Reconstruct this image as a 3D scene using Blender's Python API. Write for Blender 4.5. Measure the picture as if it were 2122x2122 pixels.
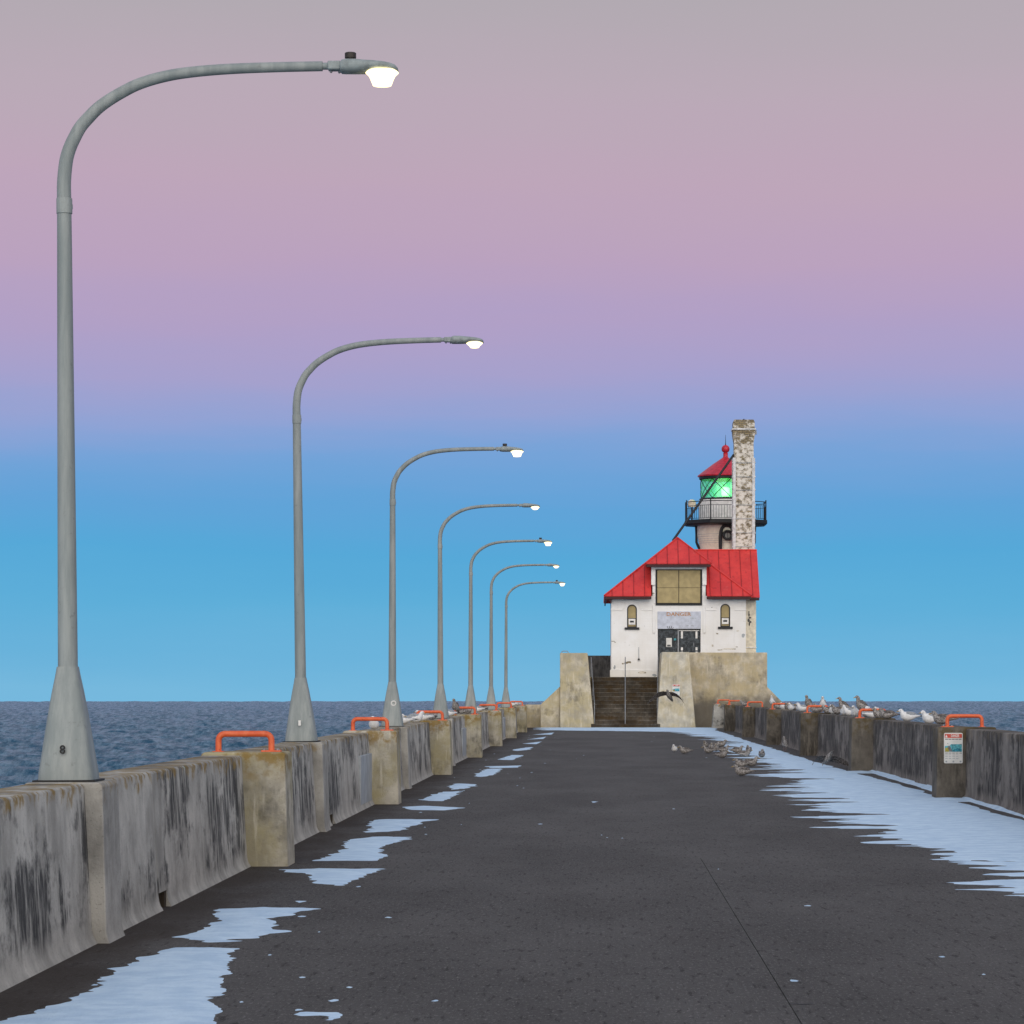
import bpy, math, random
import numpy as np
from mathutils import Vector, Matrix
from mathutils.geometry import tessellate_polygon

random.seed(7)
R = math.radians
sc = bpy.context.scene
for o in list(bpy.data.objects):
    bpy.data.objects.remove(o)
COL = sc.collection

# ------------------------------------------------------------------ camera
CAM_Z = 1.6
cam_d = bpy.data.cameras.new('camera'); cam = bpy.data.objects.new('camera', cam_d)
COL.objects.link(cam); sc.camera = cam
cam.location = (0, 0, CAM_Z); cam.rotation_euler = (R(90), 0, 0)
cam_d.sensor_width = 36; cam_d.lens = 106
cam_d.shift_x = -0.0849; cam_d.shift_y = 0.1755
cam_d.clip_start = 0.5; cam_d.clip_end = 6000

# ------------------------------------------------------------------ sky
def lin(c):
    return tuple(((v/255)/12.92 if v/255 <= .04045 else ((v/255+.055)/1.055)**2.4) for v in c)
w = bpy.data.worlds.new('World'); sc.world = w; w.use_nodes = True
nt = w.node_tree; nt.nodes.clear()
tc = nt.nodes.new('ShaderNodeTexCoord'); sep = nt.nodes.new('ShaderNodeSeparateXYZ')
nt.links.new(tc.outputs['Generated'], sep.inputs[0])
ramp = nt.nodes.new('ShaderNodeValToRGB')
# faint uneven haze bands
mp = nt.nodes.new('ShaderNodeMapping'); mp.inputs['Scale'].default_value = (2.2, 2.2, 16); nt.links.new(tc.outputs['Generated'], mp.inputs['Vector'])
nz = nt.nodes.new('ShaderNodeTexNoise'); nz.inputs['Scale'].default_value = 1.6; nz.inputs['Detail'].default_value = 6; nz.inputs['Roughness'].default_value = .6
nt.links.new(mp.outputs[0], nz.inputs['Vector'])
ma = nt.nodes.new('ShaderNodeMath'); ma.operation = 'MULTIPLY_ADD'; ma.inputs[1].default_value = .030; nt.links.new(nz.outputs['Fac'], ma.inputs[0])
mb = nt.nodes.new('ShaderNodeMath'); mb.operation = 'SUBTRACT'; mb.inputs[1].default_value = .015; nt.links.new(sep.outputs['Z'], mb.inputs[0]); nt.links.new(mb.outputs[0], ma.inputs[2])
nt.links.new(ma.outputs[0], ramp.inputs[0])
# dusk gradient by height above the horizon: earth shadow, belt of Venus, pale upper sky, blue overhead
stops = [(0.000, (118, 184, 221)), (0.012, (108, 179, 219)), (0.030, (94, 174, 217)), (0.048, (86, 168, 216)),
         (0.064, (98, 163, 216)), (0.078, (118, 163, 216)), (0.090, (143, 163, 213)), (0.104, (165, 161, 205)), (0.122, (177, 160, 198)),
         (0.140, (186, 162, 191)), (0.165, (190, 166, 186)), (0.195, (186, 170, 183)), (0.230, (177, 170, 177)),
         (0.32, (172, 174, 184)), (0.50, (164, 174, 194)), (1.0, (138, 158, 192))]
el = ramp.color_ramp.elements
while len(el) > 1: el.remove(el[-1])
el[0].position = stops[0][0]; el[0].color = (*lin(stops[0][1]), 1)
for p, c in stops[1:]:
    e = el.new(p); e.color = (*lin(c), 1)
bg = nt.nodes.new('ShaderNodeBackground'); bg.inputs['Strength'].default_value = 1.0
out = nt.nodes.new('ShaderNodeOutputWorld')
nt.links.new(ramp.outputs[0], bg.inputs[0]); nt.links.new(bg.outputs[0], out.inputs[0])

# ------------------------------------------------------------------ the afterglow behind the camera
sd = bpy.data.lights.new('sun', 'SUN'); sun = bpy.data.objects.new('sun', sd); COL.objects.link(sun)
sd.energy = 2.9; sd.angle = R(95); sd.color = (1.0, 0.91, 0.80)
sun.rotation_euler = Vector((-0.05, 1.0, -0.26)).to_track_quat('-Z', 'Y').to_euler()

sc.view_settings.view_transform = 'Standard'; sc.view_settings.look = 'None'
sc.view_settings.exposure = 0; sc.view_settings.gamma = 1

# ------------------------------------------------------------------ materials
MATS = {}
class NT:
    def __init__(s, name):
        s.m = bpy.data.materials.new(name); s.m.use_nodes = True; MATS[name] = s.m
        s.t = s.m.node_tree; s.b = s.t.nodes['Principled BSDF']; s._pos = None
    def n(s, typ, **kw):
        nd = s.t.nodes.new(typ)
        for k, v in kw.items():
            if k[0] == 'i' and k[1:].isdigit(): k = int(k[1:])
            if isinstance(k, str) and hasattr(nd, k): setattr(nd, k, v); continue
            if isinstance(v, bpy.types.NodeSocket): s.t.links.new(v, nd.inputs[k])
            else: nd.inputs[k].default_value = v
        return nd
    def l(s, a, b): s.t.links.new(a, b)
    def pos(s, sx=1, sy=1, sz=1, local=False):
        if local: src = s.n('ShaderNodeTexCoord').outputs['Object']
        else: src = s.n('ShaderNodeNewGeometry').outputs['Position']
        m = s.n('ShaderNodeMapping'); m.inputs['Scale'].default_value = (sx, sy, sz); s.l(src, m.inputs['Vector'])
        return m.outputs[0]
    def noise(s, vec, scale=1, detail=4, rough=.55, dist=0):
        return s.n('ShaderNodeTexNoise', Vector=vec, Scale=scale, Detail=detail, Roughness=rough, Distortion=dist).outputs['Fac']
    def ramp(s, fac, a, b, va=0, vb=1):
        m = s.n('ShaderNodeMapRange', Value=fac); m.clamp = True; m.interpolation_type = 'SMOOTHSTEP'
        m.inputs['From Min'].default_value = a; m.inputs['From Max'].default_value = b
        m.inputs['To Min'].default_value = va; m.inputs['To Max'].default_value = vb
        return m.outputs[0]
    def mul(s, a, b, op='MULTIPLY'):
        m = s.n('ShaderNodeMath'); m.operation = op
        for i, v in enumerate((a, b)):
            if isinstance(v, (int, float)): m.inputs[i].default_value = v
            else: s.l(v, m.inputs[i])
        return m.outputs[0]
    def mix(s, fac, a, b):
        m = s.n('ShaderNodeMix'); m.data_type = 'RGBA'
        for i, v in ((0, fac), (6, a), (7, b)):
            if isinstance(v, (int, float)): m.inputs[i].default_value = v
            elif isinstance(v, tuple): m.inputs[i].default_value = (*v, 1)
            else: s.l(v, m.inputs[i])
        return m.outputs[2]
    def bump(s, h, strength=.3, dist=.01):
        b = s.n('ShaderNodeBump', Height=h, Strength=strength, Distance=dist); s.l(b.outputs[0], s.b.inputs['Normal'])
    def col(s, c):
        if isinstance(c, tuple): s.b.inputs['Base Color'].default_value = (*c, 1)
        else: s.l(c, s.b.inputs['Base Color'])
    def set(s, rough=.6, metal=0, spec=.5):
        s.b.inputs['Roughness'].default_value = rough; s.b.inputs['Metallic'].default_value = metal
        s.b.inputs['Specular IOR Level'].default_value = spec

def plain(name, c, rough=.6, metal=0, var=.12, scale=6, spec=.4, bump=0):
    t = NT(name); f = t.noise(t.pos(), scale, 5)
    d = tuple(x*(1-var*2) for x in c); e = tuple(min(1, x*(1+var)) for x in c)
    t.col(t.mix(t.ramp(f, .3, .7), d, e)); t.set(rough, metal, spec)
    if bump: t.bump(t.noise(t.pos(), scale*8, 4), bump, .01)
    return t.m

def concrete(name, base, dark=(.022, .022, .023), streak=.9, patch=(.44, .58), lichen=0.0, lz=(.80, 1.0), lcol=(.24, .15, .03), tint=None, smear=.5, low_shade=0, sx=1.0, foot=False):
    t = NT(name); P = t.pos()
    v = t.noise(P, 2.2, 7, .6)
    c = t.mix(t.ramp(v, .32, .68), tuple(x*.72 for x in base), tuple(x*1.2 for x in base))
    if tint:
        c = t.mix(t.ramp(t.noise(P, 1.3, 5, .65), .4, .62), c, tint)
    fine = t.noise(t.pos(5*sx, 5, .9), 2.2, 7, .68)      # narrow vertical runs
    grey = t.ramp(t.noise(t.pos(2.2*sx, 2.2, .8), 1.5, 6, .65), .44, .64, 0, smear)
    c = t.mix(grey, c, tuple(x*.42 for x in base))
    pale = t.ramp(t.noise(t.pos(10*sx, 10, .8), 1.3, 5, .6), .58, .70, 0, .4)
    c = t.mix(pale, c, tuple(min(1, x*1.5) for x in base))
    pm = t.ramp(t.noise(t.pos(1, .75, 1.15), 1.0, 6, .68), patch[0], patch[1])
    st = t.ramp(fine, .36, .57)
    mask = t.mul(t.mul(pm, st), streak)
    if foot:                                           # salt keeps the foot of the wall clean
        z = t.n('ShaderNodeSeparateXYZ', i0=t.n('ShaderNodeNewGeometry').outputs['Position']).outputs['Z']
        mask = t.mul(mask, t.ramp(t.mul(z, t.mul(t.noise(P, 3, 4), .3), 'ADD'), .20, .36))
    c = t.mix(mask, c, dark)
    speck = t.ramp(t.noise(P, 55, 3, .6), .60, .70, 0, .5)
    c = t.mix(speck, c, tuple(x*.35 for x in base))
    if low_shade:                                           # lower part darkened, shading painted into the concrete colour
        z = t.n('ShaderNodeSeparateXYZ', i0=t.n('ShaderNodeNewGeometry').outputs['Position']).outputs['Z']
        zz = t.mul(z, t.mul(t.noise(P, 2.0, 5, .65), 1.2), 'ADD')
        c = t.mix(t.ramp(zz, 2.25, 1.55, 0, low_shade), c, (.115, .105, .09))
    if lichen:
        z = t.n('ShaderNodeSeparateXYZ', i0=t.n('ShaderNodeNewGeometry').outputs['Position']).outputs['Z']
        zz = t.mul(z, t.mul(t.noise(P, 3.5, 4), .5), 'ADD')
        lm = t.mul(t.ramp(zz, lz[0]+.25, lz[1]+.25), t.ramp(t.noise(P, 7, 5, .65), .42, .58))
        c = t.mix(t.mul(lm, lichen), c, lcol)
    t.col(c); t.set(.9, 0, .25)
    t.bump(t.noise(P, 22, 6, .65), .5, .015)
    return t.m

concrete('wall_concrete', (.44, .42, .37), dark=(.03, .03, .03), streak=.92, patch=(.46, .57), lichen=.85, lz=(.93, 1.02), smear=.28, sx=.15, foot=True)
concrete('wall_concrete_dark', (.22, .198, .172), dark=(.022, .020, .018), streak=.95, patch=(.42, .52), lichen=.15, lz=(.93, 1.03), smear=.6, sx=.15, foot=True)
concrete('pillar_concrete', (.50, .465, .375), streak=.55, patch=(.5, .64), lichen=.8, lz=(.74, 1.02), tint=(.38, .335, .20), smear=.45)
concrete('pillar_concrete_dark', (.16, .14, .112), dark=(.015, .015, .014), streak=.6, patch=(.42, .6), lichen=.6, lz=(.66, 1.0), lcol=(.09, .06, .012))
concrete('pilaster_concrete', (.385, .37, .33), streak=.4, patch=(.52, .66), lichen=.5, lz=(.92, 1.03), smear=.35)
concrete('pierhead_concrete', (.55, .485, .36), dark=(.06, .055, .045), streak=.5, patch=(.52, .66), tint=(.50, .42, .25), smear=.25)
concrete('pierhead_dark_concrete', (.12, .115, .11), dark=(.02, .02, .02), streak=.7, patch=(.4, .6))  # dark concrete of the stained rear parapets, shared by the pier body
concrete('retaining_concrete', (.57, .50, .37), dark=(.06, .055, .045), streak=.5, patch=(.52, .70), tint=(.52, .43, .26), smear=.25, low_shade=.85)
concrete('cheek_concrete', (.60, .55, .44), dark=(.07, .065, .055), streak=.45, patch=(.54, .70), tint=(.54, .46, .30), smear=.22)  # lighter tone stands in for shading against the retaining wall
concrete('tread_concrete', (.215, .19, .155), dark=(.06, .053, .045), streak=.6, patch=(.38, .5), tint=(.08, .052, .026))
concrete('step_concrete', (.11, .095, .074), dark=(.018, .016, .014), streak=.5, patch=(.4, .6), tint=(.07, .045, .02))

def asphalt():
    t = NT('asphalt'); P = t.pos()
    big = t.noise(t.pos(.5, .16, 1), 1.2, 7, .65)
    c = t.mix(t.ramp(big, .3, .7), (.078, .072, .067), (.116, .108, .101))
    tr = t.noise(t.pos(1.1, .22, 1), 1.3, 6, .65)
    c = t.mix(t.ramp(tr, .48, .70, 0, .3), c, (.076, .066, .061))
    sp = t.noise(t.pos(1, .26, 1), 50, 5, .8)
    c = t.mix(t.ramp(sp, .52, .68, 0, .8), c, (.25, .235, .22))
    c = t.mix(t.ramp(t.noise(t.pos(1, .14, 1, ), 22, 4, .75), .55, .64, 0, .7), c, (.032, .029, .026))
    # darker brown margin along the lamp-side parapet
    x = t.n('ShaderNodeSeparateXYZ', i0=t.n('ShaderNodeNewGeometry').outputs['Position']).outputs['X']
    xx = t.mul(x, t.mul(t.noise(t.pos(1, .4, 1), 1.6, 5, .6), 1.6), 'ADD')
    c = t.mix(t.ramp(xx, -1.6, -2.4, 0, .75), c, (.045, .033, .024))
    t.col(c); t.set(.92, 0, .2)
    t.bump(t.noise(P, 90, 4, .7), .8, .012)
asphalt()

t = NT('snow'); P = t.pos()
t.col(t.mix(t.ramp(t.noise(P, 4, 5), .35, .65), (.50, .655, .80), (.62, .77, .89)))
t.set(.8, 0, .2); t.bump(t.noise(t.pos(1, .5, 1), 9, 6, .65), .5, .04)

t = NT('lake_water')
t.col(t.mix(t.ramp(t.noise(t.pos(.9, .17, 1), 1.1, 6, .75), .38, .64), (.05, .195, .33), (.37, .56, .74))); t.set(.3, 0, .16); t.b.inputs['IOR'].default_value = 1.33; t.b.inputs['Specular Tint'].default_value = (.30, .62, 1, 1)  # light and dark wave facets painted into the colour, reflections tinted blue
h = t.mul(t.noise(t.pos(1.3, .5, 1), 1.6, 6, .7), t.noise(t.pos(.5, .2, 1), .9, 5, .65), 'ADD')
t.bump(h, 1.0, 2.0)

def painted_white():
    t = NT('white_paint'); P = t.pos()
    c = t.mix(t.ramp(t.noise(P, 1.2, 6, .6), .35, .7), (.84, .82, .77), (.90, .89, .86))
    c = t.mix(t.ramp(t.noise(t.pos(6, 6, .5), 1.2, 5, .6), .55, .75, 0, .25), c, (.60, .58, .53))
    peel = t.ramp(t.noise(t.pos(1.6, 1.6, 4.2), 1.0, 6, .62), .665, .70)
    c = t.mix(peel, c, (.20, .16, .09))
    t.col(c); t.set(.65, 0, .3)
    br = t.n('ShaderNodeTexBrick', Vector=t.pos()); br.inputs['Scale'].default_value = 1
    br.inputs['Brick Width'].default_value = .22; br.inputs['Row Height'].default_value = .075; br.inputs['Mortar Size'].default_value = .008
    # brick coursing follows x and z
    g = t.n('ShaderNodeSeparateXYZ', i0=t.pos()); cb = t.n('ShaderNodeCombineXYZ', X=g.outputs['X'], Y=g.outputs['Z'])
    t.l(cb.outputs[0], br.inputs['Vector'])
    inv = t.mul(1.0, br.outputs['Fac'], 'SUBTRACT'); t.bump(inv, .35, .006)
painted_white()
plain('cream_paint', (.86, .78, .60), .65, var=.1)
plain('tower_cream', (.93, .90, .72), .6, var=.06)
plain('trim_white', (.87, .85, .80), .6, var=.08)
t = NT('roof_red'); P = t.pos()
c = t.mix(t.ramp(t.noise(P, 1.5, 6), .3, .7), (.60, .040, .036), (.74, .055, .046))
c = t.mix(t.ramp(t.noise(t.pos(3, 3, .5), 2, 5), .55, .75, 0, .6), c, (.32, .02, .02))
c = t.mix(t.ramp(t.noise(t.pos(), 3.5, 7, .7), .56, .72, 0, .45), c, (.70, .16, .13))
t.col(c); t.set(.45, 0, .4)
plain('roof_seam', (.34, .022, .022), .5)
plain('lantern_red', (.58, .03, .05), .35, var=.15)
plain('fascia_dark', (.05, .012, .012), .6)
plain('black_metal', (.018, .019, .020), .5)
plain('plank_tan', (.44, .35, .17), .7, var=.08, scale=4)
plain('sign_plank', (.58, .61, .68), .7, var=.08, scale=5)
plain('danger_orange', (.55, .30, .16), .7, var=.2, scale=22)
t = NT('door_steel'); P = t.pos()
c = t.mix(t.ramp(t.noise(P, 9, 5, .65), .4, .65), (.012, .016, .019), (.07, .085, .095))
t.col(c); t.set(.5, .2)
t = NT('chimney_brick'); P = t.pos()
g = t.n('ShaderNodeSeparateXYZ', i0=P); cb = t.n('ShaderNodeCombineXYZ', X=t.mul(g.outputs['X'], g.outputs['Y'], 'ADD'), Y=g.outputs['Z'])
br = t.n('ShaderNodeTexBrick', Vector=cb.outputs[0]); br.inputs['Scale'].default_value = 1
br.inputs['Brick Width'].default_value = .22; br.inputs['Row Height'].default_value = .085; br.inputs['Mortar Size'].default_value = .012
br.inputs['Color1'].default_value = (.32, .25, .13, 1); br.inputs['Color2'].default_value = (.20, .15, .08, 1); br.inputs['Mortar'].default_value = (.10, .09, .07, 1)
top = t.ramp(g.outputs['Z'], 12.6, 13.9, 0, .09)
f = t.mul(t.noise(t.pos(1, 1, 1.4), 4.5, 6, .72), top, 'SUBTRACT')
c = t.mix(t.ramp(f, .38, .56), br.outputs['Color'], (.78, .73, .63))
t.col(c); t.set(.85); t.bump(br.outputs['Fac'], -.6, .02)
plain('chimney_steel', (.72, .72, .70), .5, var=.15)
t = NT('lamp_grey')
c = t.mix(t.ramp(t.noise(t.pos(6, 6, .6), 2.0, 6, .65), .35, .68), (.235, .265, .255), (.335, .36, .34))
c = t.mix(t.ramp(t.noise(t.pos(), 14, 5, .7), .60, .70, 0, .5), c, (.16, .17, .16)); t.col(c); t.set(.55, 0, .35)
plain('fixture_grey', (.30, .34, .33), .55, var=.12, scale=20)
plain('photocell_dark', (.04, .032, .025), .5)
plain('number_black', (.012, .012, .012), .6)
t = NT('safety_orange'); P = t.pos()
c = t.mix(t.ramp(t.noise(P, 14, 5), .38, .7), (.68, .105, .028), (.76, .17, .06))
c = t.mix(t.ramp(t.noise(P, 30, 4), .64, .72), c, (.12, .035, .012)); t.col(c); t.set(.5)
plain('plate_grey', (.40, .43, .44), .55, var=.1, scale=4)
plain('galvanised', (.30, .31, .32), .45, metal=.4)
plain('sign_white', (.72, .71, .66), .45, var=.06)
plain('sign_red', (.62, .09, .06), .45, var=.1)
plain('sign_teal', (.10, .42, .47), .5, var=.3, scale=30)
plain('sign_deep_teal', (.03, .27, .36), .5, var=.3, scale=30)
plain('sign_yellow', (.40, .34, .06), .5, var=.3, scale=30)
plain('sign_slate', (.16, .17, .19), .5, var=.2, scale=30)
plain('sign_ink', (.10, .10, .10), .5)
plain('gull_white', (.74, .74, .72), .75, var=.08, scale=20)
plain('gull_grey', (.30, .32, .34), .75, var=.12, scale=25)
plain('gull_black', (.02, .02, .022), .7)
plain('gull_beak', (.40, .27, .08), .5)
plain('gull_leg', (.42, .24, .20), .6)
t = NT('gull_brown'); P = t.pos()
c = t.mix(t.ramp(t.noise(P, 42, 4, .65), .40, .60), (.11, .10, .088), (.40, .375, .35)); t.col(c); t.set(.8)
t = NT('gull_dark_wing'); P = t.pos()
c = t.mix(t.ramp(t.noise(P, 36, 4, .65), .42, .62), (.055, .048, .044), (.23, .205, .19)); t.col(c); t.set(.8)
plain('porthole_glass', (.22, .22, .20), .15)
t = NT('lamp_lens'); t.col((.9, .85, .7)); t.b.inputs['Emission Color'].default_value = (1, .80, .40, 1); t.b.inputs['Emission Strength'].default_value = 2.3
t = NT('beacon_green'); t.col((.3, .9, .5)); t.b.inputs['Emission Color'].default_value = (.13, 1, .15, 1); t.b.inputs['Emission Strength'].default_value = 6.5
# lantern glass: green tint and translucent share put the beacon's glow into the panes
m = bpy.data.materials.new('lantern_glass'); m.use_nodes = True; MATS['lantern_glass'] = m; n_ = m.node_tree; n_.nodes.clear()
o_ = n_.nodes.new('ShaderNodeOutputMaterial'); tr = n_.nodes.new('ShaderNodeBsdfTransparent'); tl = n_.nodes.new('ShaderNodeBsdfTranslucent')
gl = n_.nodes.new('ShaderNodeBsdfGlossy'); gl.inputs['Roughness'].default_value = .05
tr.inputs[0].default_value = (.86, 1, .86, 1); tl.inputs[0].default_value = (.70, .95, .66, 1)
m1 = n_.nodes.new('ShaderNodeMixShader'); m2 = n_.nodes.new('ShaderNodeMixShader'); m1.inputs[0].default_value = .26; m2.inputs[0].default_value = .08
n_.links.new(tr.outputs[0], m1.inputs[1]); n_.links.new(tl.outputs[0], m1.inputs[2]); n_.links.new(m1.outputs[0], m2.inputs[1]); n_.links.new(gl.outputs[0], m2.inputs[2])
n_.links.new(m2.outputs[0], o_.inputs[0])

# ------------------------------------------------------------------ mesh helpers
class MB:
    def __init__(s): s.v = []; s.f = []
    def add(s, vs, fs):
        k = len(s.v); s.v += [tuple(p) for p in vs]; s.f += [tuple(i+k for i in f) for f in fs]; return s
    def box(s, x0, x1, y0, y1, z0, z1):
        return s.add([(x0,y0,z0),(x1,y0,z0),(x1,y1,z0),(x0,y1,z0),(x0,y0,z1),(x1,y0,z1),(x1,y1,z1),(x0,y1,z1)],
                     [(0,3,2,1),(4,5,6,7),(0,1,5,4),(1,2,6,5),(2,3,7,6),(3,0,4,7)])
    def prism_y(s, poly, y0, y1):                       # poly of (x, z), counter-clockwise seen from -y
        n = len(poly); vs = [(x, y0, z) for x, z in poly]+[(x, y1, z) for x, z in poly]
        fs = [tuple(range(n)), tuple(range(2*n-1, n-1, -1))]+[(i, i+n, (i+1) % n+n, (i+1) % n) for i in range(n)]
        return s.add(vs, fs)
    def slab(s, poly, nrm, th):                         # 3-D polygon thickened downwards along -nrm
        n = len(poly); a = [Vector(p) for p in poly]; b = [p-nrm*th for p in a]
        fs = [tuple(range(n)), tuple(range(2*n-1, n-1, -1))]+[(i, i+n, (i+1) % n+n, (i+1) % n) for i in range(n)]
        return s.add(a+b, fs)
    def lathe(s, prof, c=(0, 0), seg=24, a0=0, sq=None):  # prof of (r, z)
        base = len(s.v); n = len(prof)
        for r, z in prof:
            for k in range(seg):
                a = a0+2*math.pi*k/seg; x, y = math.cos(a), math.sin(a)
                if sq: q = (abs(x)**sq+abs(y)**sq)**(-1/sq); x *= q; y *= q
                s.v.append((c[0]+r*x, c[1]+r*y, z))
        for i in range(n-1):
            for k in range(seg):
                k2 = (k+1) % seg; s.f.append((base+i*seg+k, base+i*seg+k2, base+(i+1)*seg+k2, base+(i+1)*seg+k))
        s.f.append(tuple(base+k for k in range(seg-1, -1, -1))); s.f.append(tuple(base+(n-1)*seg+k for k in range(seg)))
        return s
    def tube(s, pts, rad, seg=10, close=False):
        pts = [Vector(p) for p in pts]; n = len(pts); base = len(s.v)
        if not isinstance(rad, (list, tuple)): rad = [rad]*n
        up = None
        for i, p in enumerate(pts):
            if close: d = pts[(i+1) % n]-pts[i-1]
            else: d = pts[min(i+1, n-1)]-pts[max(i-1, 0)]
            d.normalize()
            if up is None: up = d.orthogonal().normalized()
            up = (up-d*up.dot(d)).normalized(); q = d.cross(up)
            for k in range(seg):
                a = 2*math.pi*k/seg; s.v.append(tuple(p+(up*math.cos(a)+q*math.sin(a))*rad[i]))
        for i in range(n if close else n-1):
            j = (i+1) % n
            for k in range(seg):
                k2 = (k+1) % seg; s.f.append((base+i*seg+k, base+i*seg+k2, base+j*seg+k2, base+j*seg+k))
        if not close:
            s.f.append(tuple(base+k for k in range(seg-1, -1, -1))); s.f.append(tuple(base+(n-1)*seg+k for k in range(seg)))
        return s
    def rings(s, rings):                                # list of equal-length vertex loops
        base = len(s.v); n = len(rings[0])
        for r in rings: s.v += [tuple(p) for p in r]
        for i in range(len(rings)-1):
            for k in range(n):
                k2 = (k+1) % n; s.f.append((base+i*n+k, base+i*n+k2, base+(i+1)*n+k2, base+(i+1)*n+k))
        s.f.append(tuple(base+k for k in range(n-1, -1, -1))); s.f.append(tuple(base+(len(rings)-1)*n+k for k in range(n)))
        return s
    def mesh(s, name, mat, org=(0, 0, 0), smooth=True, ang=35):
        me = bpy.data.meshes.new(name)
        me.from_pydata([(x-org[0], y-org[1], z-org[2]) for x, y, z in s.v], [], s.f); me.update()
        me.materials.append(MATS[mat])
        if smooth:
            me.polygons.foreach_set('use_smooth', [True]*len(me.polygons)); me.set_sharp_from_angle(angle=R(ang))
        return me
    def build(s, name, mat, parent=None, bevel=0, smooth=True, fix=True, ang=35):
        org = ORG.get(parent.name, (0, 0, 0)) if parent else (0, 0, 0)
        me = s.mesh(name, mat, org, smooth, ang)
        if fix:
            import bmesh
            bm = bmesh.new(); bm.from_mesh(me); bmesh.ops.recalc_face_normals(bm, faces=bm.faces); bm.to_mesh(me); bm.free()
        o = bpy.data.objects.new(name, me); COL.objects.link(o)
        if parent: o.parent = parent; ORG[o.name] = org
        if bevel:
            b = o.modifiers.new('bevel', 'BEVEL'); b.width = bevel; b.segments = 2; b.limit_method = 'ANGLE'; b.angle_limit = R(40)
        return o
ORG = {}
def tag(o, label=None, cat=None, group=None, kind=None):
    if label: o['label'] = label
    if cat: o['category'] = cat
    if group: o['group'] = group
    if kind: o['kind'] = kind
    return o
def thing(name, loc, label, cat, group=None):
    o = bpy.data.objects.new(name, None); COL.objects.link(o); o.location = loc; o.empty_display_size = .2
    ORG[o.name] = tuple(loc); return tag(o, label, cat, group)
def copy_tree(o, parent=None):
    c = o.copy(); COL.objects.link(c); c.parent = parent
    for ch in o.children: copy_tree(ch, c)
    return c
def text_mesh(body, size, mat, bold=0.0, depth=.004):
    cu = bpy.data.curves.new('t', 'FONT'); cu.body = body; cu.size = size; cu.extrude = depth; cu.offset = bold
    cu.align_x = 'CENTER'; cu.align_y = 'CENTER'; cu.resolution_u = 3
    ob = bpy.data.objects.new('t', cu); COL.objects.link(ob)
    bpy.context.view_layer.update()
    me = bpy.data.meshes.new_from_object(ob.evaluated_get(bpy.context.evaluated_depsgraph_get()))
    bpy.data.objects.remove(ob)
    me.transform(Matrix.Rotation(R(90), 4, 'X')); me.materials.clear(); me.materials.append(MATS[mat]); return me
F = 106/36*1932.0
def px(u, Y): return (u-1130)*Y/F
def pz(v, Y): return CAM_Z-(v-1305)*Y/F
def deck(u, v):
    Y = CAM_Z*F/(v-1305); return ((u-1130)*Y/F, Y)

# ------------------------------------------------------------------ value noise for snow and waves
_rng = np.random.default_rng(3); _lat = _rng.random((256, 256))
def vn(x, y):
    xi = np.floor(x).astype(int); yi = np.floor(y).astype(int); fx = x-xi; fy = y-yi
    fx = fx*fx*(3-2*fx); fy = fy*fy*(3-2*fy); a = lambda i, j: _lat[(xi+i) % 256, (yi+j) % 256]
    return (a(0,0)*(1-fx)+a(1,0)*fx)*(1-fy)+(a(0,1)*(1-fx)+a(1,1)*fx)*fy
def fbm(x, y, o=4):
    s = 0; am = .5
    for i in range(o): s = s+am*(vn(x+17.3*i, y+9.1*i)-.5)*2; x = x*2.03; y = y*2.03; am *= .5
    return s

# ------------------------------------------------------------------ lake
SEA = -3.0
def build_lake():
    rr = [16.0]
    while rr[-1] < 1405: rr.append(rr[-1]+max(.5, rr[-1]*.0034))
    rr = np.array(rr); th = np.concatenate([np.linspace(-math.pi, -.30, 40)[:-1], np.arange(-.30, .24, .0011), np.linspace(.24, math.pi, 40)[1:-1]])
    Rr, T = np.meshgrid(rr, th, indexing='ij'); X = Rr*np.sin(T); Y = Rr*np.cos(T)
    z = np.zeros_like(X); rg = np.random.default_rng(5)
    for k in range(22):
        L = 1.0*1.15**k; a = rg.normal(R(-75), .8); ph = rg.uniform(0, 6.28)
        am = .036*L**.22
        q = (X*math.cos(a)+Y*math.sin(a))*2*math.pi/L+ph+1.4*fbm(X/(L*2.5), Y/(L*2.5), 2)
        z += am*np.sin(q)*(L > 2.2*np.maximum(.5, Rr*.0017))
    z *= (T > -.299)*(T < .239)
    nr, ntt = X.shape
    v = np.stack([X, Y, SEA+z], -1).reshape(-1, 3)
    i, j = np.meshgrid(np.arange(nr-1), np.arange(ntt), indexing='ij'); j2 = (j+1) % ntt
    f = np.stack([i*ntt+j, i*ntt+j2, (i+1)*ntt+j2, (i+1)*ntt+j], -1).reshape(-1, 4)[:, ::-1]
    me = bpy.data.meshes.new('lake_water'); me.from_pydata(v.tolist(), [], f.tolist()); me.update()
    c = len(v); me.materials.append(MATS['lake_water']); me.polygons.foreach_set('use_smooth', [True]*len(me.polygons))
    o = bpy.data.objects.new('lake_water', me); COL.objects.link(o)
    tag(o, 'open blue lake reaching to the horizon', 'water', kind='structure')
build_lake()

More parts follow.
